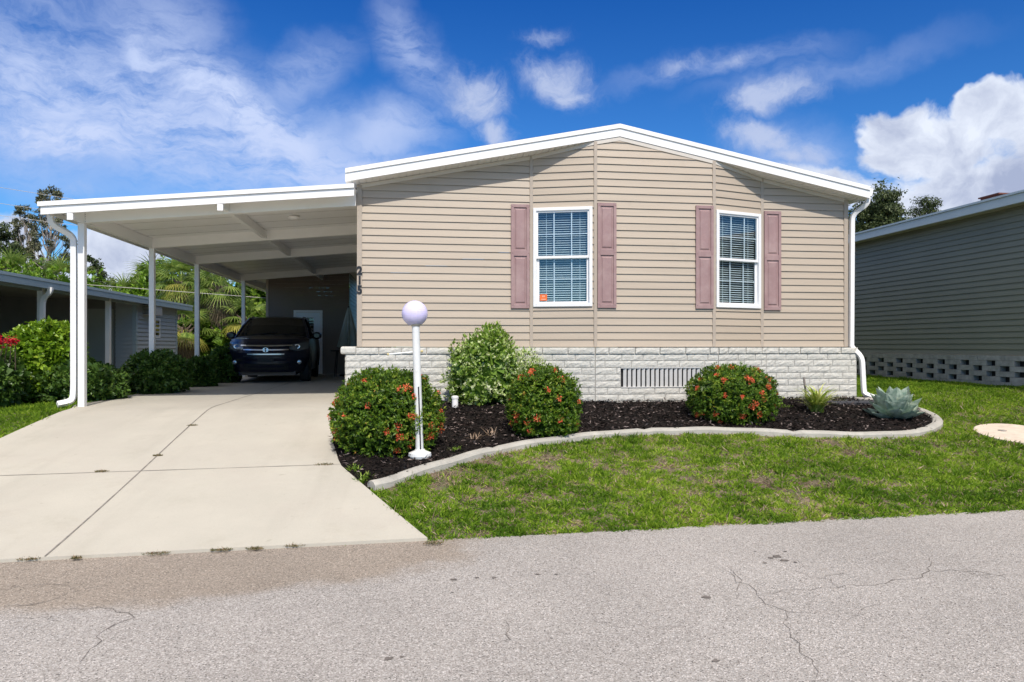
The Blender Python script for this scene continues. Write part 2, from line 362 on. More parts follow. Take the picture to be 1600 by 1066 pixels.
def road_mat():
    m, nt, b = mat_new('asphalt'); N = nt.nodes; L = nt.links
    g = N.new('ShaderNodeNewGeometry'); P = g.outputs['Position']
    def noise_(s, d=4, r=.6):
        n = N.new('ShaderNodeTexNoise'); n.inputs['Scale'].default_value = s; n.inputs['Detail'].default_value = d; n.inputs['Roughness'].default_value = r; L.new(P, n.inputs['Vector']); return n.outputs[0]
    vo = N.new('ShaderNodeTexVoronoi'); vo.inputs['Scale'].default_value = 150; L.new(P, vo.inputs['Vector'])
    sep = N.new('ShaderNodeSeparateColor'); L.new(vo.outputs['Color'], sep.inputs[0])
    r = N.new('ShaderNodeValToRGB'); e = r.color_ramp.elements
    e[0].position = 0; e[0].color = (.10, .092, .085, 1); e[1].position = 1; e[1].color = (.62, .58, .55, 1)
    x = e.new(.12); x.color = (.27, .243, .22, 1); x = e.new(.5); x.color = (.33, .308, .283, 1); x = e.new(.88); x.color = (.44, .408, .38, 1)
    L.new(sep.outputs[0], r.inputs[0])
    big = N.new('ShaderNodeMapRange'); big.inputs['From Min'].default_value = .3; big.inputs['From Max'].default_value = .7; big.inputs['To Min'].default_value = .88; big.inputs['To Max'].default_value = 1.1; L.new(noise_(.7, 6), big.inputs[0])
    mu = N.new('ShaderNodeMixRGB'); mu.blend_type = 'MULTIPLY'; mu.inputs[0].default_value = 1; L.new(r.outputs[0], mu.inputs[1]); L.new(big.outputs[0], mu.inputs[2])
    # fine brown silt washed down from the driveway onto the road
    def blob(c, s, rot):
        mp = N.new('ShaderNodeMapping'); mp.vector_type = 'TEXTURE'; mp.inputs['Location'].default_value = (c[0], c[1], 0); mp.inputs['Scale'].default_value = (s[0], s[1], 1e4); mp.inputs['Rotation'].default_value = (0, 0, R(rot)); L.new(P, mp.inputs[0])
        ln = N.new('ShaderNodeVectorMath'); ln.operation = 'LENGTH'; L.new(mp.outputs[0], ln.inputs[0]); return ln.outputs['Value']
    c1 = pray(230, 872); c2 = pray(-60, 890)
    mn = N.new('ShaderNodeMath'); mn.operation = 'MINIMUM'; L.new(blob(c1, (2.45, .98), 2), mn.inputs[0]); L.new(blob(c2, (1.3, 1.1), 6), mn.inputs[1])
    ad = N.new('ShaderNodeMath'); ad.operation = 'MULTIPLY_ADD'; L.new(noise_(2.2, 6), ad.inputs[0]); ad.inputs[1].default_value = .55; L.new(mn.outputs[0], ad.inputs[2])
    mr = N.new('ShaderNodeMapRange'); mr.interpolation_type = 'SMOOTHSTEP'; mr.inputs['From Min'].default_value = 1.36; mr.inputs['From Max'].default_value = 1.12; mr.inputs['To Max'].default_value = .72; L.new(ad.outputs[0], mr.inputs[0])
    mx = N.new('ShaderNodeMixRGB'); mx.blend_type = 'MULTIPLY'; L.new(mr.outputs[0], mx.inputs[0]); L.new(mu.outputs[0], mx.inputs[1]); mx.inputs[2].default_value = (.74, .64, .52, 1)
    L.new(mx.outputs[0], b.inputs['Base Color']); b.inputs['Roughness'].default_value = .9
    bp = N.new('ShaderNodeBump'); bp.inputs['Strength'].default_value = .6; bp.inputs['Distance'].default_value = .005; L.new(vo.outputs['Distance'], bp.inputs['Height']); L.new(bp.outputs[0], b.inputs['Normal'])
    return m
M['road'] = road_mat()

def sheet(name, xs, ys, zf, m, kind='structure'):
    X, Y = np.meshgrid(xs, ys, indexing='ij'); Z = zf(X, Y); V = np.stack([X, Y, Z], -1).reshape(-1, 3)
    nx, ny = len(xs), len(ys); i, j = np.meshgrid(np.arange(nx-1), np.arange(ny-1), indexing='ij'); b = (i*ny+j).ravel()
    o = np_mesh(name, V, np.stack([b, b+ny, b+ny+1, b+1], 1), m, smooth=True); o['kind'] = kind; return o
xs = np.concatenate([[-600, -200, -80, -40], np.arange(-20, 24, .25), [40, 80, 200, 600]])
ys = np.concatenate([[-600, -200, -60, -20, -10, -5, 0], np.arange(3, 34, .25), [50, 90, 200, 800]])
def gz(x, y):
    z = G(x, y)-.012; return np.where(y < ye(x)+.10, -.05, z)
sheet('ground', xs, ys, gz, M['soil'])
rx = np.concatenate([[-300, -100, -40], np.arange(-20, 22, 1.), [40, 100, 300]])
X, T = np.meshgrid(rx, np.array([0, .2, .4, .6, .8, 1.]), indexing='ij')
Yr_ = ye(X)-10+10*T+np.where(T == 1, .03+.02*np.sin(X*5), 0)
V = np.stack([X, Yr_, np.where(T == 1, -.002, .0)], -1).reshape(-1, 3); nx = len(rx); i, j = np.meshgrid(np.arange(nx-1), np.arange(5), indexing='ij'); b = (i*6+j).ravel()
tag(np_mesh('road', V, np.stack([b, b+6, b+7, b+1], 1), M['road']), kind='structure')

# driveway slab: outline read off the ground, with real thickness at the road edge
def interp_poly(pts, n):
    pts = [Vector(p) for p in pts]; out = []
    for a, b_ in zip(pts, pts[1:]):
        for k in range(n): out.append(a.lerp(b_, k/n))
    out.append(pts[-1]); return out
HWL = -.873
pr0 = pray(670, 846); pr1 = pray(531, 729); pr1b = pray(519, 690)
Yf0 = float(ye(pr0.x))
right_edge = [(pr0.x, pr0.y-.0), (pr1.x, pr1.y), (pr1b.x, pr1b.y), (-1.06, 10.2), (-1.06, 10.6), (HWL-.01, 11.4), (HWL-.01, 24)]
pl0 = pray(-60, 716); pl1 = pray(112, 641)
left_edge = [(-7.2, float(ye(-7.2))), (pl0.x, pl0.y), (pl1.x, pl1.y), (-5.02, 11.2), (-4.98, 14), (-4.95, 17), (-4.9, 24)]
def edge_x(edge, y):
    for a, b_ in zip(edge, edge[1:]):
        if a[1] <= y <= b_[1]: return a[0]+(b_[0]-a[0])*(y-a[1])/max(1e-6, b_[1]-a[1])
    return edge[0][0] if y < edge[0][1] else edge[-1][0]
mb = MB(); rows = []
ysd = np.concatenate([np.linspace(0, 1, 2), np.arange(1, 80)*.25])
yy = sorted(set([round(Yf0+.0+t*.22, 4) for t in range(0, 84)]))
nX = 24
def driv(i, j):
    y = yy[i]; xl = edge_x(left_edge, y); xr = edge_x(right_edge, y); x = xl+(xr-xl)*j/nX
    if i == 0: y = float(ye(x))-.0
    return (x, y, float(G(x, y))+.022)
V = np.array([driv(i, j) for i in range(len(yy)) for j in range(nX+1)]); n1 = nX+1
i, j = np.meshgrid(np.arange(len(yy)-1), np.arange(nX), indexing='ij'); b = (i*n1+j).ravel()
Fq = [tuple(q) for q in np.stack([b, b+1, b+n1+1, b+n1], 1).tolist()]
Vl = V.tolist(); nV = len(Vl)
bord = [k for k in range(n1)]+[i_*n1+nX for i_ in range(1, len(yy))]+[(len(yy)-1)*n1+k for k in range(nX-1, -1, -1)]+[i_*n1 for i_ in range(len(yy)-2, 0, -1)]
for k in bord: Vl.append([Vl[k][0], Vl[k][1], Vl[k][2]-.09])
for q in range(len(bord)): 
    a, c = bord[q], bord[(q+1) % len(bord)]; Fq.append((a, c, nV+(q+1) % len(bord), nV+q))
mb.add(Vl, Fq); tag(mb.build('driveway', M['concrete']), kind='structure')

def strip(mb, pts, w, dz=.0, jit=0, seed=0, zf=None):
    """thin ribbon laid over the ground following pts"""
    rr = random.Random(seed); P = [Vector((p[0], p[1], 0)) for p in pts]; vs = []
    for k, p in enumerate(P):
        t = (P[min(k+1, len(P)-1)]-P[max(k-1, 0)]).normalized(); n = Vector((-t.y, t.x, 0))
        ww = (w[k] if isinstance(w, list) else w)*(1+rr.uniform(-.5, .8)*jit)
        for s in (-.5, .5):
            q = p+n*s*ww; vs.append((q.x, q.y, (zf or G)(q.x, q.y)+dz))
    mb.add(vs, [(2*k, 2*k+1, 2*k+3, 2*k+2) for k in range(len(P)-1)])
M['joint'] = mat('joint_gap', (.22, .20, .175), .95, .4, 9)
mb = MB()
jb = [pray(70, 875), pray(225, 735), pray(337, 637)]
jpts = interp_poly([jb[0], jb[1], jb[2], Vector((jb[2].x+.02, 13.5, 0)), Vector((jb[2].x+.05, 21.5, 0))], 12)
strip(mb, jpts, .012, .026, .3, 1)
tj0 = pray(-80, 750); tj1 = pray(532, 729)
strip(mb, interp_poly([tj0, tj1], 30), .008, .026, .6, 2)
tj = interp_poly([Vector((-4.95, 12.0, 0)), Vector((-1.0, 12.0, 0))], 10); strip(mb, tj, .006, .026, .2, 3)
tag(mb.build('driveway_joint', M['joint'], fixn=False), kind='structure')

# cracks and tar spots in the road
M['crack'] = mat('crack_fill', (.15, .13, .115), .95, .3, 20)
mb = MB()
def crack(pts, w=.008, seed=0):
    rr = random.Random(seed); P = [pray(*p) for p in pts]; out = []
    for a, b_ in zip(P, P[1:]):
        L_ = (b_-a).length; n = max(3, int(L_/.07))
        for k in range(n):
            q = a.lerp(b_, k/n); am = .03; out.append((q.x+rr.uniform(-am, am), q.y+rr.uniform(-am, am)))
    out.append((P[-1].x, P[-1].y)); n = len(out)
    strip(mb, out, [w*(.12+.36*math.sin(math.pi*(k+.7)/(n+.6))) for k in range(n)], .003, .9, seed, zf=lambda x, y: 0)
for k, (p, w) in enumerate([([(1130, 890), (1165, 915), (1190, 937), (1225, 955), (1290, 958), (1340, 962)], .006), ([(1225, 955), (1237, 985), (1245, 1005), (1262, 1030), (1275, 1060)], .007), ([(1190, 928), (1230, 922), (1310, 918), (1385, 910), (1430, 904), (1450, 892), (1458, 868)], .009),
     ([(1245, 892), (1290, 905), (1310, 918)], .006), ([(1290, 905), (1310, 895), (1330, 898)], .006), ([(1450, 892), (1520, 892), (1570, 902)], .009), ([(1500, 893), (1530, 900), (1598, 898)], .006), ([(0, 922), (40, 915), (70, 914), (110, 916)], .007), ([(0, 950), (60, 943), (110, 927), (160, 915)], .009),
     ([(95, 955), (150, 950), (190, 955), (210, 963), (170, 985), (140, 1010), (125, 1035)], .009), ([(20, 963), (60, 965), (90, 970)], .006), ([(792, 970), (800, 985), (795, 1000), (775, 1012)], .007), ([(640, 1085), (660, 1060)], .005), ([(1385, 940), (1350, 950), (1320, 975)], .004), ([(1140, 890), (1160, 905), (1150, 925)], .006)]):
    crack(p, w, k+5)
tag(mb.build('road_crack', M['crack'], fixn=False), kind='structure')
mb = MB(); rr = random.Random(3)
rspot = .75
for (u, v, r_) in [(709, 906, .03), (745, 903, .018), (772, 903, .02), (840, 898, .02), (869, 898, .018), (707, 926, .014), (1103, 934, .035), (1215, 870, .05), (1225, 876, .045), (1195, 880, .02), (1243, 879, .02), (1227, 862, .018), (1180, 862, .012), (607, 1030, .03), (1118, 1033, .025), (628, 1027, .014), (928, 894, .012), (1205, 872, .03)]:
    p = pray(u, v); n = 15; r_ *= rspot
    mb.add([(p.x, p.y, .0045)]+[(p.x+r_*rr.uniform(.6, 1.3)*math.cos(6.283*k/n), p.y+r_*.8*rr.uniform(.5, 1.3)*math.sin(6.283*k/n), .0035) for k in range(n)], [(0, 1+k, 1+(k+1) % n) for k in range(n)])
tag(mb.build('tar_spot', M['crack'], fixn=False), kind='structure')

# ------------------------------------------------------------------ garden bed
edge_px = [(580, 763), (600, 758), (650, 741), (700, 726), (745, 713), (790, 703), (830, 696), (880, 689), (930, 683), (985, 679), (1040, 676.5), (1090, 675.5), (1140, 676), (1190, 678), (1240, 680), (1295, 682), (1350, 683), (1400, 682), (1440, 677), (1458, 670), (1464, 662), (1455, 652), (1430, 643), (1395, 637)]
ec = [pray(*p) for p in edge_px]
def catmull(P, n):
    out = []
    for k in range(len(P)-1):
        p0, p1, p2, p3 = P[max(k-1, 0)], P[k], P[k+1], P[min(k+2, len(P)-1)]
        for q in range(n):
            t = q/n; out.append(.5*((2*p1)+(p2-p0)*t+(2*p0-5*p1+4*p2-p3)*t*t+(3*p1-p0-3*p2+p3)*t**3))
    out.append(P[-1]); return out
ecs = catmull(ec, 5)
prof = [(-.075, -.06), (-.072, .035), (-.045, .062), (0, .07), (.045, .062), (.072, .035), (.075, -.06)]
mb = MB(); vs = []; k_ = len(prof)
for k, p in enumerate(ecs):
    t = (ecs[min(k+1, len(ecs)-1)]-ecs[max(k-1, 0)]); t.z = 0; t.normalize(); n = Vector((t.y, -t.x, 0))
    cut = .9 if k in (23, 47, 70, 92) else 1
    for (o_, h) in prof:
        q = p+n*o_*cut; vs.append((q.x, q.y, float(G(p.x, p.y))+h*(cut-.07*(1-1) if cut == 1 else .72)+.004*math.sin(k*.7)))
fs = [(i*k_+j, i*k_+j+1, (i+1)*k_+j+1, (i+1)*k_+j) for i in range(len(ecs)-1) for j in range(k_-1)]
fs += [tuple(range(k_)), tuple((len(ecs)-1)*k_+j for j in range(k_))]
mb.add(vs, fs); tag(mb.build('garden_edging', M['kerbc'], smooth=True), 'curved pale concrete edging between the lawn and the black mulch bed', 'edging')

bed_poly = [(p.x, p.y) for p in ecs]+[(7.6, 10.95), (7.3, 10.9), (5.7, 10.92), (4.74, 10.62), (2.745, 10.62), (1.78, 10.92), (-1.04, 10.92), (-1.05, 10.2), (pr1b.x, pr1b.y), (pr1.x, pr1.y)]
def inpoly(x, y, poly):
    inside = np.zeros(x.shape, bool); n = len(poly)
    for k in range(n):
        x0, y0 = poly[k]; x1, y1 = poly[(k+1) % n]
        c = ((y0 > y) != (y1 > y)) & (x < (x1-x0)*(y-y0)/((y1-y0) if y1 != y0 else 1e-9)+x0); inside ^= c
    return inside
M['mulch'] = mat('black_mulch', (.012, .010, .009), .95, .5, 30, 1, 60, spec=.1, dirt=((.035, .022, .018), 9, .5, .75))
M['chip'] = leaf_mat('mulch_chip', [(0, (.004, .003, .003)), (.6, (.014, .011, .010)), (.82, (.05, .036, .032)), (1, (.26, .21, .19))], .9, 0, .12)
xs_ = np.arange(-1.3, 8.0, .06); ys_ = np.arange(6.0, 11.1, .06); X, Y = np.meshgrid(xs_, ys_, indexing='ij')
Z = G(X, Y)+.02+.03*fbm(X, Y, 7, 3)
ins = inpoly(X, Y, bed_poly); cell = ins[:-1, :-1] | ins[1:, :-1] | ins[:-1, 1:] | ins[1:, 1:]
nx, ny = X.shape; i, j = np.nonzero(cell); b = i*ny+j
# keep every used vertex inside the edging
Zf = np.where(ins, Z, G(X, Y)-.01)
tag(np_mesh('mulch_bed', np.stack([X, Y, Zf], -1).reshape(-1, 3), np.stack([b, b+ny, b+ny+1, b+1], 1), M['mulch'], smooth=True), kind='structure')
n = 36000
x = rng.uniform(-1.2, 7.9, n); y = rng.uniform(6.2, 10.95, n); k = inpoly(x, y, bed_poly); x, y = x[k], y[k]; n = len(x)
P = np.stack([x, y, G(x, y)+.028+.03*fbm(x, y, 7, 3)+rng.uniform(0, .015, n)], 1)
D = rng.normal(size=(n, 3)); D[:, 2] *= .35; D = unit(D); Nn = np.array([[0, 0, 1.]])+rng.normal(size=(n, 3))*.5
V, Fq = leaf_arrays(P, D, unit(Nn), rng.uniform(.025, .085, n), rng.uniform(.008, .024, n), .1)
tag(np_mesh('mulch_chips', V, Fq, M['chip'], rnd=np.repeat(rng.random(n), 2)), 'loose black and brown mulch chips strewn over the garden bed', 'mulch', kind='stuff')
# ------------------------------------------------------------------ grass
M['grass'] = leaf_mat('grass_blade', [(0, (.09, .19, .014)), (.45, (.25, .40, .03)), (.8, (.42, .56, .06)), (.92, (.48, .54, .10)), (1, (.52, .42, .22))], .6, .5, .2)
M['straw'] = leaf_mat('dry_runner', [(0, (.13, .09, .06)), (.5, (.30, .21, .14)), (1, (.50, .38, .28))], .8, .1)
HX0, HX1 = -1.05, 7.3
drive_poly = [(a[0], a[1]) for a in left_edge]+[(a[0], a[1]) for a in reversed(right_edge)]
edge_band = [(p.x, p.y) for p in ecs]
CP = pray(1590, 680)
def lawn_ok(x, y):
    ok = (y > ye(x)+.07*(fbm(x, y, 9, 31)-.62)) & ((x-CP.x)**2+(y-CP.y)**2 > .46**2) & ~inpoly(x, y, bed_poly) & ~inpoly(x, y, drive_poly)
    ok &= ~((x > HX0) & (x < HX1+.05) & (y > 10.6))
    E = np.array(edge_band)
    near = np.ones(x.shape, bool)
    for k in range(0, len(E), 2): near &= (x-E[k, 0])**2+(y-E[k, 1])**2 > .075**2
    return ok & near
def blades(n, box, dens, hgt, seed, wid=(.005, .010), straw=False):
    x = rng.uniform(box[0], box[1], n); y = rng.uniform(box[2], box[3], n)
    # clumping: draw each blade towards a tuft centre
    k = lawn_ok(x, y); x, y = x[k], y[k]; d = dens(x, y); k = rng.random(len(x)) < d; x, y, d = x[k], y[k], d[k]; n = len(x)
    P = np.stack([x, y, G(x, y)-.012], 1)
    D = rng.normal(size=(n, 3))*.75; D[:, 2] = (.15 if straw else .35)+.35*rng.random(n); D = unit(D)
    h = (hgt[0]+(hgt[1]-hgt[0])*rng.random(n)**1.5)*(.35+1.25*vnoise(x, y, 12, 8))*(.7+.6*vnoise(x, y, 4, 18))
    V, Fq = leaf_arrays(P, D, rand_unit(n), h, rng.uniform(*wid, n), .15)
    r_ = np.clip(rng.normal(.42, .2, n)+(fbm(x, y, 2.2, 5)-.5)*.9+(.55-d)*.35, 0, 1)
    return V, Fq, np.repeat(r_, 2)
def front_d(x, y):
    s = np.clip((y-ye(x))/3.2, 0, 1)
    bare = fbm(x, y, 1.1, 11)*.42+fbm(x, y, 6.5, 2)*.58
    thr = .25+.17*s
    d = np.clip((bare-thr)/.16, .04, 1)
    lush = np.clip((y-ye(x))/.7, 0, 1); d = np.maximum(d, (1-lush)*.95)
    d = np.where(x > 4.9+.6*fbm(x, y, 1, 4), np.maximum(d, .55), d)
    return d*(.15+1.1*vnoise(x, y, 11, 6)*vnoise(x, y, 23, 7)*1.9)
parts = [blades(520000, (-.6, 9.8, 5.2, 10.9), front_d, (.035, .07), 1, (.007, .014)),
         blades(230000, (7.3, 10.3, 9.5, 24), lambda x, y: .75+.3*fbm(x, y, 2, 3), (.035, .065), 2, (.008, .016)),
         blades(60000, (9.8, 14.0, 5.8, 10.6), lambda x, y: .8+0*x, (.05, .09), 5, (.008, .014)),
         blades(130000, (-8.6, -4.4, 5.6, 17), lambda x, y: .8+.3*fbm(x, y, 2, 3), (.04, .085), 3, (.007, .013)),
         blades(50000, (-14, -8.6, 5.6, 14), lambda x, y: .8+0*x, (.05, .09), 4, (.01, .018))]
o_ = 0; VV = []; FF = []; RR = []
for V, Fq, r_ in parts: VV.append(V); FF.append(Fq+o_); RR.append(r_); o_ += len(V)
tag(np_mesh('lawn_grass', np.concatenate(VV), np.concatenate(FF), M['grass'], rnd=np.concatenate(RR)), 'patchy short green grass covering the lawns around the houses', 'grass', kind='stuff')
V, Fq, r_ = blades(120000, (-.6, 9.8, 5.4, 10.9), lambda x, y: np.clip(.85-front_d(x, y), .1, .8), (.04, .08), 6, (.004, .008), True)
tag(np_mesh('dry_grass', V, Fq, M['straw'], rnd=np.clip(r_+.15, 0, 1)), 'dry brown grass runners in the bare patches of the front lawn', 'dry grass', kind='stuff')
# weeds in the joints and along the road edge
weed_px = [(45, 877, 'weed tuft at the road edge by the joint foot, leftmost of its row', .09), (118, 876, 'weed tuft just right of the long joint at the road edge', .05), (243, 868, 'brown weed tuft on the road edge below the middle of the apron', .12), (345, 863, 'small green weed on the road edge of the right apron slab', .09), (398, 861, 'dry reddish weed on the road edge of the right apron slab', .08), (460, 856, 'bushy weed on the road edge near the apron corner', .1),
           (158, 741, 'dry weed in the cross joint left of the long joint', .08), (300, 668, 'dark weed in the long driveway joint near the carport shade', .08), (246, 716, 'tiny weed in the long joint midway up the driveway', .06), (506, 730, 'weed mat at the bush end of the cross joint', .13), (678, 852, 'weed sprig at the corner where apron, lawn and road meet', .1)]
M['weed'] = leaf_mat('weed_leaf', [(0, (.08, .11, .03)), (.5, (.20, .17, .08)), (1, (.30, .18, .10))], .6, .2)
for u, v, lb, r_ in weed_px:
    p = pray(u, v); r_ *= .8; n = 150; a = rng.uniform(0, 6.28, n); q = rng.random(n)**.7*r_
    P = np.stack([p.x+q*np.cos(a), p.y+q*.45*np.sin(a)+.01, np.full(n, p.z+(.012 if v > 845 else .024))], 1); D = rng.normal(size=(n, 3)); D[:, 2] = np.abs(D[:, 2])*.6+.1
    V, Fq = leaf_arrays(P, unit(D), rand_unit(n), rng.uniform(.01, .028, n), rng.uniform(.003, .008, n))
    tag(np_mesh('weed_tuft', V, Fq, M['weed'], rnd=np.repeat(rng.random(n), 2)), lb, 'weed', 'weeds in the driveway joints')
# round cleanout slab in the grass
cp = CP
r0 = empty('cleanout_slab', (cp.x, cp.y, cp.z), 'round pale concrete slab set flush in the grass near the right edge', 'concrete slab')
mb = MB(); mb.lathe([(.0, -.03), (.48, -.03), (.49, .02), (.47, .03), (0, .035)], 36, (cp.x, cp.y, 0), cap=False); mb.v = [(x, y, z+float(G(x, y))) for x, y, z in mb.v]; mb.build('slab', mat('cream_slab', (.62, .52, .42), .85, .15, 8, .3, 60), r0, smooth=False)
mb = MB(); pc = pray(1566, 677); mb.lathe([(0, .0), (.05, 0), (.05, .042), (.035, .046), (0, .046)], 16, (pc.x, pc.y, pc.z), cap=False); mb.build('cap', mat('cap_metal', (.35, .31, .27), .6, .2, 30), r0)
# ------------------------------------------------------------------ the manufactured home
E = EYE
XC = 3.16
def fas(x): return E+3.475-.2*abs(x-XC)            # top edge of the rake
def sof(x): return fas(x)-.195
YF = 10.68
home = empty('mobile_home', (3.16, 11, .6), 'tan clad single storey home with low gable and a pale brick skirt', 'house')
plan = [(-.873, 11.0), (1.807, 11.0), (2.772, 10.71), (4.713, 10.71), (5.675, 11.0), (7.19, 11.0)]
def panel_frame(a, b_):
    ax, ay = a; dx, dy = b_[0]-ax, b_[1]-ay; L_ = math.hypot(dx, dy); tx, ty = dx/L_, dy/L_; nx_, ny_ = ty, -tx   # outward
    return (lambda s, d, z: (ax+tx*s+nx_*d, ay+ty*s+ny_*d, z)), L_, (lambda s: ax+tx*s)
def clip_top(poly, fn):
    """clip an (s,z) polygon below the line z = fn(s), fn linear over the polygon"""
    out = []
    for k in range(len(poly)):
        p, q = poly[k], poly[(k+1) % len(poly)]; dp, dq = fn(p[0])-p[1], fn(q[0])-q[1]
        if dp >= 0: out.append(p)
        if (dp >= 0) != (dq >= 0):
            t = dp/(dp-dq); out.append((p[0]+(q[0]-p[0])*t, p[1]+(q[1]-p[1])*t))
    return out
CH = .1143
def siding(mb, L_, z0, z1, topf, holes=(), breaks=(), ch=CH, dep=.0165):
    n = int((z1-z0)/ch)+1
    def off(z):
        t = ((z-z0) % ch)/ch
        return .001+dep*(1-t) if t > 1e-6 else .001+dep
    cuts = sorted({0, L_}|{b_ for b_ in breaks if 0 < b_ < L_})
    for k in range(n):
        za, zb = z0+k*ch, min(z0+(k+1)*ch, z1)
        zs = sorted({za, zb}|{h[2] for h in holes if za < h[2] < zb}|{h[3] for h in holes if za < h[3] < zb})
        for a, b_ in zip(zs, zs[1:]):
            segs = list(zip(cuts, cuts[1:]))
            for h in holes:
                if h[2] < (a+b_)/2 < h[3]:
                    ns = []
                    for s0, s1 in segs:
                        if h[0] > s0: ns.append((s0, min(s1, h[0])))
                        if h[1] < s1: ns.append((max(s0, h[1]), s1))
                    segs = [q for q in ns if q[1]-q[0] > 1e-4]
            for s0, s1 in segs:
                def o(z): return .001+dep*(1-(z-za)/ch)
                poly = clip_top([(s0, a), (s1, a), (s1, b_), (s0, b_)], topf)
                if len(poly) < 3: continue
                # each course: flat face leaning out to its drip lip, with a small step halfway as in dutch lap
                mb.add([(s, o(z), z) for s, z in poly], [tuple(range(len(poly)))])
                if a == za and topf((s0+s1)/2) > a:      # underside of the lip
                    ss = [(s0, s1)]
                    ta, tb = topf(s0)-a, topf(s1)-a
                    if ta < 0 or tb < 0:
                        t = ta/(ta-tb); m_ = s0+(s1-s0)*t; ss = [(s0, m_)] if ta > 0 else [(m_, s1)]
                    for q0, q1 in ss: mb.add([(q0, .001+dep, a), (q1, .001+dep, a), (q1, -.004, a+.003), (q0, -.004, a+.003)], [(0, 1, 2, 3)])
WZ0, WZ1 = E+.62, E+2.18
wins = {1: (.035, .965), 3: (.035, .965)}
mw = MB()
for k in range(5):
    fr, L_, xf = panel_frame(plan[k], plan[k+1]); mw.fr = fr
    holes = [(wins[k][0]+.01, wins[k][1]-.01, WZ0+.01, WZ1-.01)] if k in wins else []
    br = [XC-plan[k][0]] if k == 2 else []
    siding(mw, L_, E-.01, E+3.4, lambda s: sof(xf(s))-.03, holes, br)
# long sides and back
for a, b_ in (((7.19, 11.0), (7.19, 25)), ((7.19, 25), (-.873, 25)), ((-.873, 25), (-.873, 11.0))):
    fr, L_, xf = panel_frame(a, b_); mw.fr = fr
    siding(mw, L_, E-.01, E+3.4, lambda s: min(sof(xf(s)), sof(xf(s)))-.03 if a[0] == b_[0] else (sof(a[0]+(b_[0]-a[0])*s/L_)-.03), (), [L_/2])
mw.fr = None; mw.build('wall', M['siding'], home, fixn=False)
# seam strips and corner posts
for k, (x, y) in enumerate(plan):
    mb = MB(); w = .05 if 0 < k < 5 else .075
    if k in (0, 5): mb.box(x-(.022 if k == 0 else .055), x+(.055 if k == 0 else .022), y-.026, y+.07, E-.012, sof(x)-.01)
    else: mb.box(x-.026, x+.026, y-.024, y+.02, E-.012, sof(x)-.01)
    mb.build('corner_trim', M['siding_trim'], home, bevel=.004)
# frieze under the soffit
mb = MB()
for k in range(5):
    fr, L_, xf = panel_frame(plan[k], plan[k+1]); mb.fr = fr
    segs = [(0, L_)] if k != 2 else [(0, XC-plan[2][0]), (XC-plan[2][0], L_)]
    for s0, s1 in segs:
        za, zb = sof(xf(s0)), sof(xf(s1))
        h = .062
        mb.add([(s0, .02, za-h), (s1, .02, zb-h), (s1, .02, zb-.002), (s0, .02, za-.002), (s0, 0, za-h), (s1, 0, zb-h)], [(0, 1, 2, 3), (4, 5, 1, 0)])
mb.build('frieze', mat('frieze_trim', (.62, .57, .50), .5, .04, 4), home, fixn=False)
# roof
RX0, RX1 = -1.04, 7.40
rf = MB()
for x0, x1 in ((RX0, XC), (XC, RX1)): rf.slab(x0+.01, x1-.01 if x1 > XC else x1, YF+.02, 25.3, lambda x: fas(x)+.012, .05)
roof = rf.build('roof', M['shingle'], home)
mb = MB()
for x0, x1 in ((RX0, XC), (XC, RX1)):
    mb.slab(x0, x1, YF-.018, YF+.02, lambda x: fas(x), .066)           # drip edge band
    mb.slab(x0, x1, YF, YF+.03, lambda x: fas(x)-.068, .125)           # board
mb.build('fascia', M['white'], home)
mb = MB()
for x0, x1 in ((RX0, XC), (XC, RX1)):
    n = int((x1-x0)/.1)
    for q in range(n):                                                      # ribbed soffit
        a, b_ = x0+(x1-x0)*q/n, x0+(x1-x0)*(q+1)/n; mb.slab(a, b_-.012, YF+.03, 11.2, lambda x: sof(x)+.012, .01)
    mb.slab(x0, x1, YF+.03, 11.2, lambda x: sof(x)+.02, .008)
mb.build('soffit', M['white'], home)
# eaves with gutters along both sides
for sx, gx in ((1, RX1), (-1, RX0)):
    mb = MB(); z1 = fas(gx)-.03
    mb.add([(gx-.03*sx, YF+.01, z1), (gx+.07*sx, YF+.01, z1), (gx+.05*sx, YF+.01, z1-.12), (gx-.03*sx, YF+.01, z1-.13), (gx-.03*sx, 25.3, z1), (gx+.07*sx, 25.3, z1), (gx+.05*sx, 25.3, z1-.12), (gx-.03*sx, 25.3, z1-.13)],
           [(0, 1, 2, 3), (4, 5, 6, 7), (0, 1, 5, 4), (1, 2, 6, 5), (2, 3, 7, 6), (3, 0, 4, 7)])
    if sx > 0: mb.build('gutter', M['white'], home)
    mb = MB(); mb.slab(min(gx, gx-.2*sx), max(gx, gx-.2*sx), 11.2, 25.3, lambda x: sof(gx)-.0, .01); mb.build('eave_soffit', M['white'], home)
# downspout on the right corner
def bend(pts, n=5, r=.35):
    pts = [Vector(p) for p in pts]; out = [pts[0]]
    for a, b_, c in zip(pts, pts[1:], pts[2:]):
        p, q = b_.lerp(a, min(.5, r*.2/max(.2, (b_-a).length)+.0)), b_.lerp(c, min(.5, r*.2/max(.2, (c-b_).length)))
        for k in range(n+1): t = k/n; out.append(p*(1-t)**2+b_*2*t*(1-t)+q*t*t)
    out.append(pts[-1]); return out
mb = MB()
dsp = [(7.44, 10.80, fas(RX1)-.15), (7.44, 10.80, fas(RX1)-.26), (7.25, 10.93, fas(RX1)-.42), (7.245, 10.945, E+.05), (7.245, 10.945, E-.02), (7.36, 10.83, E-.18), (7.385, 10.82, E-.74), (7.39, 10.80, E-.80), (7.48, 10.66, E-.85)]
mb.tube(bend(dsp, 5, .5), 1, rect=(.065, .06)); mb.build('downspout', M['white'], home, bevel=.008)
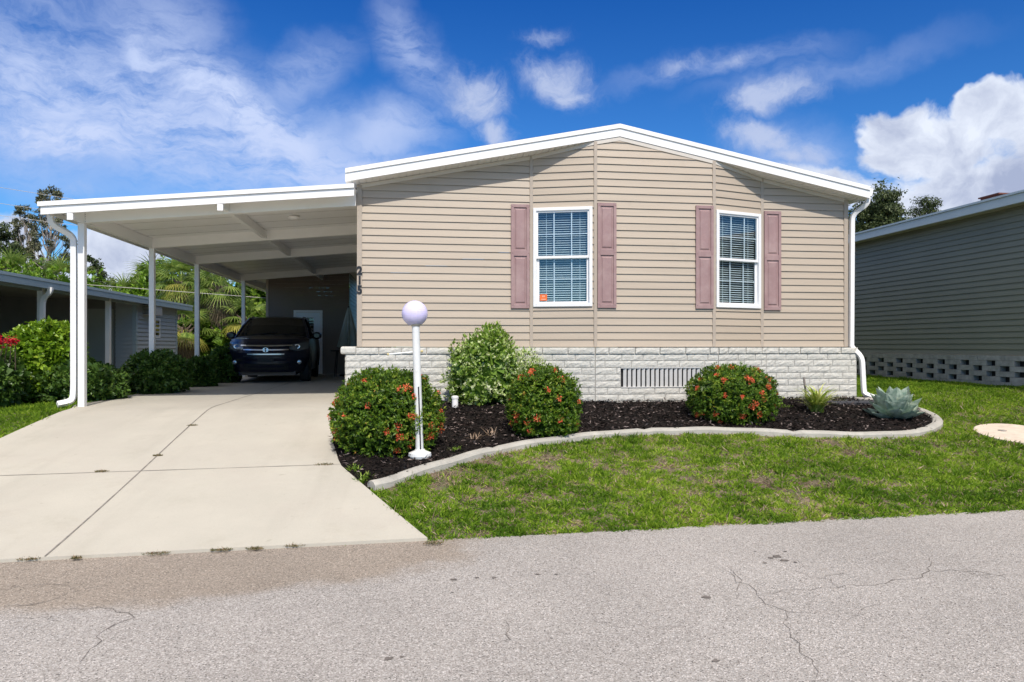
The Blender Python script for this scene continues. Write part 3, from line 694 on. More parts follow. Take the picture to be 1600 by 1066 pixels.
# windows
def window(k, sticker):
    fr, L_, xf = panel_frame(plan[k], plan[k+1]); s0, s1 = wins[k]; sm = (s0+s1)/2; zr = E+1.40
    mb = MB(fr); f = .05
    mb.box(s0, s0+f, -.05, .035, WZ0, WZ1); mb.box(s1-f, s1, -.05, .035, WZ0, WZ1); mb.box(s0+f, s1-f, -.05, .033, WZ1-f, WZ1); mb.box(s0+f, s1-f, -.05, .038, WZ0, WZ0+f+.005)
    win = mb.build('window', M['vinyl'], home, bevel=.004)
    a, b_ = s0+f, s1-f
    for (z0, z1, dd, nm) in ((zr-.02, WZ1-f, .012, 'upper_sash'), (WZ0+f, zr+.025, -.014, 'lower_sash')):
        mb = MB(fr); t = .026
        ins = 0 if nm == 'upper_sash' else .016
        mb.box(a+ins, a+ins+t, dd-.02, dd, z0, z1); mb.box(b_-ins-t, b_-ins, dd-.02, dd, z0, z1); mb.box(a+ins+t, b_-ins-t, dd-.02, dd+.001, z1-t, z1); mb.box(a+ins+t, b_-ins-t, dd-.02, dd+(.012 if nm == 'upper_sash' else .001), z0, z0+t*(1.5 if nm == 'upper_sash' else 1.2))
        if ins: mb.box(a, a+ins, dd-.02, dd-.006, z0, z1-.05); mb.box(b_-ins, b_, dd-.02, dd-.006, z0, z1-.05)
        mb.build(nm, M['vinyl'], win)
        mb = MB(fr); w = .009
        for q in (1, 2): x = a+(b_-a)*q/3; mb.box(x-w, x+w, dd-.024, dd-.016, z0+t, z1-t)
        zm = (z0+z1)/2+.01; mb.box(a+ins+t, b_-ins-t, dd-.0245, dd-.0165, zm-w*.8, zm+w*.8)
        mb.build('muntins', M['vinyl'], win)
        mb = MB(fr); mb.box(a+ins+t, b_-ins-t, dd-.0145, dd-.0115, z0+t, z1-t); mb.build('pane', M['glass'], win)
    mb = MB(fr); z = WZ0+f+.02
    for q in range(200):
        if z > WZ1-f-.03: break
        mb.add([(a+.004, -.062, z), (b_-.004, -.062, z), (b_-.004, -.092, z+.012), (a+.004, -.092, z+.012), (a+.004, -.062, z+.0025), (b_-.004, -.062, z+.0025), (b_-.004, -.092, z+.0145), (a+.004, -.092, z+.0145)], [(0, 3, 2, 1), (4, 5, 6, 7), (0, 1, 5, 4), (1, 2, 6, 5), (2, 3, 7, 6), (3, 0, 4, 7)])
        z += .036
    for q in (.18, .82): x = a+(b_-a)*q; mb.box(x-.003, x+.003, -.061, -.059, WZ0+f, WZ1-f)
    mb.build('blind', M['blind'], win, fixn=False)
    mb = MB(fr); mb.box(s0+.012, s1-.012, -.9, -.105, WZ0+.012, WZ1-.012); mb.f = [q for i_, q in enumerate(mb.f) if i_ != 4]; mb.m = mb.m[:-1]
    mb.build('room', M['room'], win, fixn=False)
    if sticker:
        mb = MB(fr); mb.box(a+.05, a+.165, -.0245, -.0235, WZ0+.10, WZ0+.20); st = mb.build('sticker', M['orange'], win)
        mb = MB(fr)
        mb.box(a+.072, a+.142, -.0232, -.0225, WZ0+.116, WZ0+.126); mb.box(a+.09, a+.103, -.0232, -.0225, WZ0+.155, WZ0+.182); mb.box(a+.112, a+.125, -.0232, -.0225, WZ0+.155, WZ0+.182)
        mb.build('sticker_print', mat('sticker_print', (.7, .45, .35), .6, .02, 5), st)
window(1, True); window(3, False)
# shutters
M['screw'] = mat('screw', (.2, .11, .11), .5, .1, 9)
def shutter(k, s0, s1):
    fr, L_, xf = panel_frame(plan[k], plan[k+1]); z0, z1 = E+.595, E+2.235; mb = MB(fr); f = .045; zm = z0+(z1-z0)*.53
    mb.box(s0+f-.002, s1-f+.002, .012, .024, z0+.01, z1-.01)
    mb.box(s0, s0+f, .012, .042, z0, z1); mb.box(s1-f, s1, .012, .042, z0, z1)
    for a, b_ in ((z0, z0+.06), (zm-.045, zm+.045), (z1-.05, z1)): mb.box(s0+f, s1-f, .012, .0405, a, b_)
    for a, b_ in ((z0+.085, zm-.068), (zm+.068, z1-.072)):
        x0, x1 = s0+f+.02, s1-f-.02; q = .018
        mb.add([(x0, .024, a), (x1, .024, a), (x1, .024, b_), (x0, .024, b_), (x0+q, .036, a+q), (x1-q, .036, a+q), (x1-q, .036, b_-q), (x0+q, .036, b_-q)], [(0, 1, 5, 4), (1, 2, 6, 5), (2, 3, 7, 6), (3, 0, 4, 7), (4, 5, 6, 7)])
    sh = mb.build('shutter', M['shutter'], home, bevel=.003)
    for sx in (s0+.022, s1-.022):
        for z in (z0+.05, zm, z1-.04):
            mb = MB(fr); mb.lathe([(0, .0), (.006, .0), (.005, .046), (0, .047)], 8, (sx, 0, z), axis='y', cap=False); mb.build('shutter_screw', M['screw'], sh)
shutter(0, 1.481+.873, 1.775+.873); shutter(2, .03, .33); shutter(2, 1.63, 1.925); shutter(4, .03, .325)
# brick skirt
skp = [(-1.05, 10.9), (1.78, 10.9), (2.745, 10.61), (4.74, 10.61), (5.70, 10.9), (7.30, 10.9)]
BH = .1045; z_sk = E-.018
vent_x = (.405, 1.70); vent_z = (E-.018-6*.1045, E-.018-3*.1045)
def brick_face(mb, fr, s0, s1, z0, z1, dep, rr):
    nx_ = max(2, int((s1-s0)/.05)); g = .006
    s0 += g; s1 -= g; z0 += g; z1 -= g; vs = []; nz = 3
    for i_ in range(nx_+1):
        for j_ in range(nz+1):
            ed = i_ in (0, nx_) or j_ in (0, nz); d = dep+(rr.uniform(-.001, .003) if ed else rr.uniform(.003, .011))
            vs.append((s0+(s1-s0)*i_/nx_, d, z0+(z1-z0)*j_/nz))
    fs = [(i_*(nz+1)+j_, (i_+1)*(nz+1)+j_, (i_+1)*(nz+1)+j_+1, i_*(nz+1)+j_+1) for i_ in range(nx_) for j_ in range(nz)]
    b = len(vs); ring = [i_*(nz+1) for i_ in range(nx_+1)]+[nx_*(nz+1)+j_ for j_ in range(1, nz+1)]+[i_*(nz+1)+nz for i_ in range(nx_-1, -1, -1)]+[j_ for j_ in range(nz-1, 0, -1)]
    for r_ in ring: vs.append((vs[r_][0], 0, vs[r_][2]))
    for q in range(len(ring)): fs.append((ring[q], b+q, b+(q+1) % len(ring), ring[(q+1) % len(ring)]))
    mb.add(vs, fs)
rr = random.Random(11); sk = MB(); bk = MB()
sides = list(zip(skp, skp[1:]))+[((-1.05, 25.0), (-1.05, 10.9)), ((7.30, 10.9), (7.30, 25))]
for si, (a, b_) in enumerate(sides):
    fr, L_, xf = panel_frame(a, b_); sk.fr = fr; bk.fr = fr
    isv = si == 2
    def putback(s0, s1, z0, z1): bk.add([(s0, .008, z0), (s1, .008, z0), (s1, .008, z1), (s0, .008, z1)], [(0, 1, 2, 3)])
    if isv: putback(0, vent_x[0], .3, z_sk-.006); putback(vent_x[1], L_, .3, z_sk-.006); putback(vent_x[0], vent_x[1], .3, vent_z[0]); putback(vent_x[0], vent_x[1], vent_z[1], z_sk-.006)
    else: putback(0, L_, .3, z_sk-.006)
    for k in range(10):
        z1 = z_sk-k*BH; z0 = z1-BH; s = -.0 if k % 2 else -.19; dep = .032 if k == 0 else .014
        if isv:
            zc_ = (z0+z1)/2
        first = True
        while s < L_-.02:
            ln = rr.choice((.36, .38, .40, .34, .42)); e0, e1 = max(0, s), min(L_, s+ln)
            if L_-e1 < .06: e1 = L_
            if e1-e0 > .05:
                if isv and z0 < vent_z[1]-.02 and z1 > vent_z[0]+.02:
                    for q0, q1 in ((e0, min(e1, vent_x[0])), (max(e0, vent_x[1]), e1)):
                        if q1-q0 > .04: brick_face(sk, fr, q0, q1, z0, z1, dep, rr)
                else: brick_face(sk, fr, e0, e1, z0, z1, dep, rr)
            s += ln
            if e1 == L_: break
skirt = sk.build('brick_skirt', M['brick'], home); 
bk.fr = None
tp = [(-1.05, 10.9), (1.78, 10.9), (2.745, 10.61), (4.74, 10.61), (5.70, 10.9), (7.30, 10.9), (7.30, 25), (7.1, 25), (7.1, 11.02), (-.86, 11.02), (-.86, 25), (-1.05, 25)]
bk.add([(x, y, z_sk-.004) for x, y in tp], [tuple(range(len(tp)))])
bk.build('mortar_backing', M['mortar'], skirt, fixn=False)
mb = MB(); mb.box(-1.13, -.9, 10.855, 11.6, z_sk-.105, z_sk+.012); mb.build('end_cap', M['brick'], skirt, bevel=.03)
fr, L_, xf = panel_frame(skp[2], skp[3]); mb = MB(fr)
vx0, vx1 = vent_x; vz0, vz1 = vent_z
n = 17
for q in range(n):
    x0 = vx0+.012+(vx1-vx0-.024)*q/n; w = (vx1-vx0-.024)/n
    mb.add([(x0+w*.40, .0, vz0+.01), (x0+w, .022, vz0+.01), (x0+w, .022, vz1-.01), (x0+w*.40, .0, vz1-.01), (x0+w*.46, -.006, vz0+.01), (x0+w*.99, .008, vz0+.01), (x0+w*.99, .008, vz1-.01), (x0+w*.46, -.006, vz1-.01)], [(0, 1, 2, 3), (4, 7, 6, 5), (0, 3, 7, 4), (1, 5, 6, 2), (0, 4, 5, 1), (3, 2, 6, 7)])
mb.box(vx0, vx1, -.01, .026, vz1-.014, vz1); mb.box(vx0, vx1, -.01, .026, vz0, vz0+.012)
vent = mb.build('vent_grille', mat('vent_paint', (.60, .59, .56), .6, .06, 10), skirt)
mb = MB(fr); mb.box(vx0, vx1, -.12, -.03, vz0, vz1); mb.build('vent_recess', M['dark'], vent)
# house number on the corner post
def digit(ch, x, y, z, h):
    cu = bpy.data.curves.new('digit', 'FONT'); cu.body = ch; cu.size = h/.70; cu.extrude = .004; cu.offset = .0075; cu.shear = 0; cu.align_x = 'CENTER'
    t = bpy.data.objects.new('tmp', cu); C.objects.link(t); dg = bpy.context.evaluated_depsgraph_get(); me = bpy.data.meshes.new_from_object(t.evaluated_get(dg)); bpy.data.objects.remove(t)
    me.transform(Matrix.Translation(Vector((x, y, z))-Vector(home.location)) @ Matrix.Rotation(R(90), 4, 'X') @ Matrix.Scale(.95, 4, (1, 0, 0))); me.materials.clear(); me.materials.append(M['black'])
    o = bpy.data.objects.new('house_number', me); C.objects.link(o); o.parent = home; o['label'] = 'black numeral '+ch+' on the corner post'
pz = [pY(562, v, 10.97).z for v in (429, 444, 459)]
for ch, z in zip('215', pz): digit(ch, -.853, 10.966, z+.004, .118)

# ------------------------------------------------------------------ carport
cpt = empty('carport', (-3, 11, .6), 'white aluminium carport on slim posts beside the tan home', 'carport')
CX0, CX1, CY0, CY1 = -5.157, -.90, 10.55, 25.3
def ct(x): return E+2.0+(x+5.157)*.0904
mb = MB(); mb.slab(CX0+.02, CX1, CY0+.02, CY1, lambda x: ct(x)-.03, .045); mb.build('roof_panel', M['ceiling'], cpt)
mb = MB(); y = CY0+.3
while y < CY1-.1: mb.slab(CX0+.05, CX1-.01, y, y+.006, lambda x: ct(x)-.074, .004); y += .61
mb.build('panel_seam', mat('seam', (.35, .34, .31), .6, .05, 5), cpt)
mb = MB(); mb.slab(CX0-.03, CX1, CY0-.025, CY0+.02, lambda x: ct(x), .062); mb.slab(CX0, CX1, CY0, CY0+.05, lambda x: ct(x)-.066, .108); mb.build('fascia', M['white'], cpt)
mb = MB(); zt = ct(CX0)
mb.add([(CX0+.02, CY0+.05, zt-.03), (CX0-.02, CY0+.05, zt-.03), (CX0-.02, CY0+.05, zt-.13), (CX0+.09, CY0+.05, zt-.165), (CX0+.02, CY1, zt-.03), (CX0-.02, CY1, zt-.03), (CX0-.02, CY1, zt-.13), (CX0+.09, CY1, zt-.165)],
       [(0, 1, 2, 3), (4, 5, 6, 7), (0, 1, 5, 4), (1, 2, 6, 5), (2, 3, 7, 6), (3, 0, 4, 7)]); mb.build('gutter', M['white'], cpt)
def cb_(x): return ct(x)-.076
posts = [(-4.80, 10.97), (-4.77, 13.62), (-4.73, 16.15), (-4.68, 20.1)]
BT = .175
for k, (px_, py_) in enumerate(posts):
    mb = MB(); mb.slab(px_+.03, CX1-.005, py_-.055, py_+.055, cb_, BT); mb.build('cross_beam', M['ceiling'], cpt)
    mb = MB(); zb = float(G(px_, py_))+.015; mb.box(px_-.045, px_+.045, py_-.045, py_+.045, zb, cb_(px_)-BT+.004 if k == 0 else cb_(px_)-BT+.004)
    po = mb.build('post', M['white'], cpt, bevel=.006)
    mb = MB(); mb.box(px_-.052, px_+.052, py_-.053, py_+.053, cb_(px_)-BT+.006, cb_(px_)-.001); mb.build('post_bracket', M['white'], po)
    if k == 0:
        mb = MB()
        for q in range(6): mb.box(px_+.062, px_+.068, py_-.0585, py_-.054, cb_(px_)-BT+.012+q*.026, cb_(px_)-BT+.020+q*.026)
        mb.build('screw', M['dark'], po)
for nm, bx, w, ys0, d0, d1 in (('side_beam', -4.78, .07, 10.78, .0, BT-.003), ('middle_beam', -2.78, .07, 10.66, .0, BT-.03)):
    mb = MB(); z = cb_(bx)-.002
    for ya, yb in zip([ys0]+[p[1]+.056 for p in posts], [p[1]-.056 for p in posts]+[CY1-.6]):
        if nm == 'side_beam' and ya > ys0: ya += .0
        mb.box(bx-w/2, bx+w/2, ya, yb, z-d1, z)
    mb.box(bx-w/2, bx+w/2, CY0+.052, ys0, z-d1, z); o = mb.build(nm, M['ceiling'], cpt)
    mb = MB(); mb.box(bx-w/2-.004, bx+w/2+.004, CY0+.003, CY0+.045, ct(bx)-.272, ct(bx)-.180); mb.build('beam_end', M['white'], o)
mb = MB(); zb = float(G(-4.9, 10.9)); X_ = -4.905
mb.tube(bend([(CX0+.04, 10.74, zt-.15), (CX0+.04, 10.76, zt-.28), (X_+.0, 10.93, zt-.40), (X_, 10.95, zt-.55), (X_, 10.95, zb+.20), (X_-.02, 10.93, zb+.10), (X_-.15, 10.80, zb+.07)], 6, .9), 1, rect=(.072, .062)); mb.build('downspout', M['white'], cpt, bevel=.01)

# ------------------------------------------------------------------ storage shed at the far end of the carport
shed = empty('storage_shed', (-3.2, 21.9, .65), 'tan clad shed with a white door at the back of the carport', 'shed')
def clad(mb, a, b_, z0, z1, dep=.014, ch=CH, holes=()):
    fr, L_, xf = panel_frame(a, b_); mb.fr = fr; siding(mb, L_, z0, z1, lambda s: z1, holes, (), ch, dep); mb.fr = None
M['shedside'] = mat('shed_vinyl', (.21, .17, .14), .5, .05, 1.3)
mb = MB(); sx0, sx1, sy = -4.42, -2.0, 21.75
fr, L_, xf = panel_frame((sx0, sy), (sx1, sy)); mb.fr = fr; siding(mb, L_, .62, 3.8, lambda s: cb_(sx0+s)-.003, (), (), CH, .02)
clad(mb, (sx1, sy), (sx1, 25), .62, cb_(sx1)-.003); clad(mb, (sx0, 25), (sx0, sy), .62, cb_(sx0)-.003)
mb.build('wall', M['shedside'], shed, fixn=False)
mb = MB(); mb.box(sx0-.0, sx0+.07, sy-.03, sy+.04, .64, cb_(sx0)-.004); mb.build('corner_trim', M['siding_trim'], shed)
dx0, dx1 = pY(459, 500, sy).x, pY(504, 500, sy).x; dz1 = pY(480, 485, sy).z
mb = MB()
for a in ((dx0, dx0+.07), (dx1-.07, dx1)): mb.box(a[0], a[1], sy-.035, sy-.001, .66, dz1)
mb.box(dx0+.07, dx1-.07, sy-.034, sy-.001, dz1-.07, dz1); fr_ = mb.build('door_frame', M['white'], shed)
M['doorp'] = mat('door_paint', (.84, .90, .93), .45, .03, 4)
mb = MB(); a0, a1 = dx0+.075, dx1-.075; wz0, wz1, wx0, wx1 = 1.62, dz1-.22, a0+.18, a1-.18
mb.box(a0, wx0, sy-.028, sy-.002, .67, dz1-.075); mb.box(wx1, a1, sy-.028, sy-.002, .67, dz1-.075); mb.box(wx0, wx1, sy-.028, sy-.002, .67, wz0); mb.box(wx0, wx1, sy-.028, sy-.002, wz1, dz1-.075)
door = mb.build('door', M['doorp'], shed)
mb = MB(); mb.box(wx0, wx1, sy-.014, sy-.010, wz0, wz1); mb.build('pane', glass_mat('door_glass', (.5, .55, .5), 1.5), door)
mb = MB(); mb.box(wx0, wx1, sy-.006, sy-.003, wz0, wz1); mb.build('door_blind', mat('door_blind', (.25, .26, .22), .8, .4, 6), door)
mb = MB(); mb.tube([(a1-.06, sy-.03, 1.6), (a1-.06, sy-.07, 1.6), (a1-.16, sy-.07, 1.6)], .012); mb.build('handle', M['chrome'], door)
# shaded lattice panel beside the shed
mb = MB(); lx0, lx1, ly = -2.6, -1.0, 24.5
for q in range(40): z = .7+q*.07; mb.box(lx0, pY(556, 500, ly).x-.03, ly, ly+.02, z, z+.035)
mb.box(pY(556, 500, ly).x-.03, pY(556, 500, ly).x+.04, ly-.01, ly+.04, .66, 3.6)
tag(mb.build('louvre_screen', mat('screen_paint', (.5, .55, .5), .6, .05, 4)), 'pale horizontal slat screen beyond the shed by the home corner', 'screen')
# folded patio umbrella
up = pY(545, 545, 20.2)
um = empty('patio_umbrella', (up.x, 20.2, .66), 'closed grey patio umbrella standing at the back of the carport', 'umbrella')
mb = MB(); mb.tube([(up.x, 20.2, .66), (up.x, 20.2, 2.62)], .02); mb.build('pole', M['black'], um)
mb = MB(); n = 32; vs = []; K = 8
for j in range(K+1):
    t = j/K; z = 2.58-1.12*t; r0_ = .03+.23*t
    for i_ in range(n): a = 6.2832*i_/n; r_ = r0_*(1+.28*math.cos(a*8)); vs.append((up.x+r_*math.cos(a), 20.2+r_*math.sin(a), z+(.03*math.cos(a*8) if j == K else 0)))
mb.add(vs, [(j*n+i_, j*n+(i_+1) % n, (j+1)*n+(i_+1) % n, (j+1)*n+i_) for j in range(K) for i_ in range(n)]); mb.build('canopy', mat('umbrella_cloth', (.40, .45, .43), .8, .1, 5), um, smooth=True)
mb = MB(); mb.lathe([(.0, 0), (.26, 0), (.26, .05), (.05, .1), (.04, .25), (0, .25)], 20, (up.x, 20.2, .66), cap=False); mb.build('base', M['black'], um)
tb = empty('patio_table', (up.x-.1, 19.5, .66), 'small dark patio table below the closed umbrella', 'table')
mb = MB(); mb.lathe([(0, .70), (.33, .70), (.34, .73), (0, .735)], 24, (up.x-.1, 19.5, .66), cap=False); mb.build('tabletop', M['black'], tb)
for q in range(4):
    a = .785+1.57*q; mb = MB(); mb.tube([(up.x-.1+.28*math.cos(a), 19.5+.28*math.sin(a), .66), (up.x-.1+.2*math.cos(a), 19.5+.2*math.sin(a), 1.37)], .015); mb.build('leg', M['black'], tb)
# small ceiling lamp
mb = MB(); lp = (-2.05, 12.3); mb.lathe([(0, 0), (.09, 0), (.1, -.02), (.06, -.05), (0, -.055)], 20, (lp[0], lp[1], cb_(lp[0])-.008), cap=False); mb.build('ceiling_lamp', M['white'], cpt)
# ------------------------------------------------------------------ parked car (local axes: x across, y back from the nose, z up)
car = empty('parked_car', (-3.36, 16.5, float(G(-3.3, 18))+.022), 'dark navy compact suv parked nose out under the carport', 'car', rz=R(4))
M['paint'] = mat('navy_paint', (.006, .008, .022), .3, .05, 3, spec=.3, coat=.4)
M['carglass'] = mat('tinted_glass', (.006, .008, .009), .04, .02, 3, spec=.8)
M['trim'] = mat('black_trim', (.014, .014, .015), .6, .1, 10)
W = .91
def nose(x, z):
    """y of the front face"""
    t = abs(x)/W; y = .62*t**3.4
    if z > .72: y += .30*((z-.72)/.30)**1.9
    if z < .42: y += .10*((.42-z)/.2)**1.3
    if .5 < z < .72: y += -.02
    return y
mb = MB(); HZ = 1.0
def hoodz(x, y): 
    e = (y-nose(x, HZ))/max(.1, 1.22-nose(x, HZ)); return HZ+(.115-.05*(x/W)**2)*math.sin(min(1, max(0, e))*math.pi/2)-.035*(abs(x)/W)**6
def tuck(z): return .035*((z-.62)/.4)**2 if z > .62 else .05*((.62-z)/.38)**2
mb.grid(lambda a, b_: ((2*a-1)*(W-tuck(.24+(HZ-.24)*b_)), nose((2*a-1)*W, .24+(HZ-.24)*b_), .24+(HZ-.24)*b_), 28, 12)
mb.grid(lambda a, b_: ((2*a-1)*(W-tuck(HZ)), nose((2*a-1)*W, HZ)*(1-b_)+1.28*b_, hoodz((2*a-1)*W, nose((2*a-1)*W, HZ)*(1-b_)+1.28*b_)), 28, 8)
for sx in (-1, 1):
    mb.grid(lambda a, b_: (sx*(W-tuck(.24+(HZ-.22-.02+.02)*b_)), nose(W, .24+(HZ-.24)*b_)*(1-a)+4.38*a, .24+(HZ-.24)*b_+.05*min(1, a*3)*b_), 20, 8)
mb.grid(lambda a, b_: ((2*a-1)*(W-tuck(.24+.81*b_)), 4.38+.10*math.sin(math.pi*a), .24+.81*b_), 10, 6)
mb.add([(-.86, 1.2, 1.04), (.86, 1.2, 1.04), (.86, 4.4, 1.05), (-.86, 4.4, 1.05)], [(0, 1, 2, 3)])
mb.box(-.62, .62, .25, 4.3, .17, .26); mb.box(-.86, .86, .62, 4.3, .255, .30)
body = mb.build('body', M['paint'], car, smooth=True, local=True, weld=True)
mb = MB()
gh = [(1.18, 1.05, .80), (1.62, 1.33, .71), (2.0, 1.515, .62), (2.5, 1.57, .61), (3.2, 1.57, .61), (3.9, 1.53, .58), (4.36, 1.05, .74)]
mb.grid(lambda a, b_: (lambda p: ((2*b_-1)*p[2], p[0]+(-.10+.10*(2*b_-1)**2)*(1 if a < .4 else 0), p[1]+.03*(1-(2*b_-1)**2)*(a > .15)))(gh[int(round(a*6))]), 6, 12)
rfc = mb.build('windscreen', M['carglass'], car, smooth=True, local=True)
mb = MB(); mb.grid(lambda a, b_: (lambda p: ((2*b_-1)*(p[2]+.01), p[0], p[1]+.012+.03*(1-(2*b_-1)**2)))(gh[2+int(round(a*3))]), 3, 12); mb.build('roof', M['paint'], car, smooth=True, local=True)
for sx in (-1, 1):
    mb = MB()
    mb.add([(sx*.83, 1.25, 1.03), (sx*.63, 2.05, 1.50), (sx*.61, 3.9, 1.50), (sx*.80, 4.35, 1.04)], [(0, 1, 2, 3)]); mb.build('side_window', M['carglass'], car, local=True)
    mb = MB(); mb.tube([(sx*.845, 1.16, 1.02), (sx*.74, 1.64, 1.33), (sx*.645, 2.02, 1.515), (sx*.62, 2.5, 1.575), (sx*.62, 3.3, 1.575), (sx*.60, 3.9, 1.53), (sx*.74, 4.36, 1.06)], .035); mb.tube([(sx*.845, 2.75, 1.03), (sx*.615, 2.8, 1.6)], .03); mb.build('pillar', M['paint'], car, smooth=True, local=True)
    mb = MB(); mb.lathe([(0, 0), (.045, .0), (.075, .04), (.08, .10), (.06, .16), (0, .19)], 16, (0, 0, 0), 'y', cap=False)
    mb.v = [(x*1.5+sx*1.01, 1.50+y*.9, z*1.15+1.10) for x, y, z in mb.v]
    mb.tube([(sx*.84, 1.58, 1.04), (sx*.96, 1.58, 1.08)], .03); mb.build('wing_mirror', M['paint'], car, smooth=True, local=True)
    # headlight: a patch lying on the nose surface
    mb = MB()
    def hl(a, b_):
        x = .50+.385*a; zt, zb = .865+.085*a, .765+.02*a-.05*(1-abs(2*a-1)); z = zb+(zt-zb)*b_; return (sx*x*(1-.0), nose(x, z)-.012, z)
    mb.grid(hl, 8, 4); h = mb.build('headlight', mat('headlight_lens', (.20, .23, .25), .08, .05, 5, spec=.9, metal=.4), car, smooth=True, local=True)
    mb = MB(); xx, zz = .66, .83; yv = nose(xx, zz)-.03
    vs = [(sx*xx+r_*math.cos(a_)*1.25, yv-dd, zz+r_*math.sin(a_)) for r_, dd in ((.032, .004), (.052, .008), (.052, .0)) for a_ in [6.2832*q/16 for q in range(16)]]
    mb.add(vs, [(q, (q+1) % 16, 16+(q+1) % 16, 16+q) for q in range(16)]+[(16+q, 16+(q+1) % 16, 32+(q+1) % 16, 32+q) for q in range(16)]); mb.build('projector_ring', M['chrome'], h, local=True)
    mb = MB(); mb.lathe([(0, -.03), (.035, -.025), (.045, -.01), (.055, .01), (.055, .05)], 16, (sx*.70, nose(.7, .47)-.01, .47), 'y', cap=False); mb.build('fog_light', mat('fog_lens', (.55, .57, .58), .15, .03, 5, metal=.5), car, smooth=True, local=True)
    for wy in (.86, 3.50):
        mb = MB(); mb.lathe([(.20, -.11), (.31, -.115), (.34, -.08), (.34, .08), (.31, .115), (.20, .11)], 28, (sx*.79, wy, .335), 'x', cap=False)
        wh = mb.build('wheel', M['rubber'], car, smooth=True, local=True)
        mb = MB(); mb.lathe([(0, .07), (.07, .08), (.09, .05), (.21, .09), (.225, .10), (.225, -.1), (0, -.1)] if sx > 0 else [(0, -.07), (.07, -.08), (.09, -.05), (.21, -.09), (.225, -.10), (.225, .1), (0, .1)], 20, (sx*.79, wy, .335), 'x', cap=False); mb.build('rim', mat('rim_alloy', (.25, .26, .27), .3, .05, 5, metal=.9), wh, local=True)
        mb = MB()
        n = 14; vs = []
        for q in range(n+1):
            a_ = math.pi*q/n*1.04-.06
            for r_ in (.345, .42): vs.append((sx*(W-.008-.03*(r_ < .4)+.016), wy+r_*math.cos(a_), .335+r_*math.sin(a_)))
        mb.add(vs, [(2*q, 2*q+1, 2*q+3, 2*q+2) for q in range(n)]); mb.build('arch_trim', M['trim'], car, local=True)
        # flat dark disc over the wheel in place of the arch opening's shade
        mb = MB(); vs = [(sx*(W+.002), wy, .335)]+[(sx*(W-.0), wy+.345*math.cos(a_), .335+.345*math.sin(a_)) for a_ in [6.2832*q/24 for q in range(24)]]
        mb.add(vs, [(0, 1+q, 1+(q+1) % 24) for q in range(24)]); mb.build('arch_shade_disc', M['rubber'], car, local=True)
def onnose(mb, x0, x1, z0, z1, lift, n=14, curve=0, th=.012):
    vs = []
    for q in range(n+1):
        x = x0+(x1-x0)*q/n; c_ = curve*(abs(x)/.6)**2
        for z in (z0, z1): vs.append((x, nose(x, z)-lift, z+c_))
    mb.add(vs, [(2*q, 2*q+1, 2*q+3, 2*q+2) for q in range(n)])
    b = len(vs); vs2 = [(x, y+th, z) for x, y, z in vs]; mb.add(vs+vs2, [(2*q+1, 2*q+3, b+2*q+3, b+2*q+1) for q in range(n)]+[(2*q, b+2*q, b+2*q+2, 2*q+2) for q in range(n)])
mb = MB(); onnose(mb, -.50, .50, .60, .865, .006, 16); gr = mb.build('grille', M['trim'], car, local=True)
mb = MB(); onnose(mb, -.56, .56, .832, .860, .035, 18, .012); onnose(mb, -.49, .49, .738, .764, .035, 16, .012); onnose(mb, -.40, .40, .640, .665, .03, 12, .008); mb.build('chrome_bar', M['chrome'], gr, local=True)
mb = MB()
for x0, x1, z0, z1 in ((-.052, -.026, .70, .80), (.026, .052, .70, .80), (-.028, .028, .742, .762)):
    o = .006 if abs(x0) > .03 else 0
    z0 = .752+(z0-.752)*.75; z1 = .752+(z1-.752)*.75; x0 *= .75; x1 *= .75
    mb.add([(x0*1.0, -.055, z0), (x1, -.055, z0), (x1*1.18, -.05, z1), (x0*1.18, -.05, z1), (x0, -.035, z0), (x1, -.035, z0), (x1*1.18, -.03, z1), (x0*1.18, -.03, z1)], [(0, 1, 2, 3), (0, 4, 5, 1), (1, 5, 6, 2), (2, 6, 7, 3), (3, 7, 4, 0)])
vs = []
for q in range(24):
    a_ = 6.2832*q/24
    for r_ in (1, .86): vs.append((.064*r_*math.cos(a_), -.048, .752+.052*r_*math.sin(a_)))
mb.add(vs, [(2*q, 2*q+1, (2*q+3) % 48, (2*q+2) % 48) for q in range(24)]); mb.build('emblem', M['chrome'], gr, local=True)
mb = MB(); onnose(mb, -.48, .48, .30, .44, .006, 12); mb.build('lower_intake', M['trim'], car, local=True)
mb = MB(); mb.box(-.17, .17, -.035, -.015, .47, .58); mb.build('plate_mount', M['trim'], car, local=True)
mb = MB()
for x in (-.45, .25): mb.tube([(x, 1.16, 1.115), (x+.55, 1.24, 1.175)], .009)
mb.build('wiper', M['trim'], car, local=True)

# ------------------------------------------------------------------ lamp post in the bed
M['lampwhite'] = mat('lamp_paint', (.74, .75, .74), .5, .05, 5, dirt=((.50, .48, .42), 11, .55, .8))
lb = pray(656, 719); lt = pY(649.5, 508, lb.y-.02)
lamp = empty('lamp_post', lb, 'white lamp post with a lilac globe standing in the mulch bed', 'lamp post')
mb = MB(); mb.tube([(lb.x, lb.y, lb.z+.03), lt], [.043, .040], 20); pole = mb.build('pole', M['lampwhite'], lamp, smooth=True)
dv = Vector((lt.x-lb.x, lt.y-lb.y, lt.z-lb.z))
def onp(t, o): return (lb.x+dv.x*t+o, lb.y+dv.y*t-.0405, lb.z+dv.z*t)
mb = MB(); mb.tube([onp(.06, .012), onp(.545, .010)], 1, rect=(.014, .012)); mb.build('dark_slot', M['black'], pole)
mb = MB(); mb.lathe([(0, .0), (.115, 0), (.125, .03), (.12, .06), (.06, .085), (.05, .10), (0, .1)], 28, (lb.x, lb.y, lb.z+.02), cap=False); mb.build('base', M['lampwhite'], lamp, smooth=False)
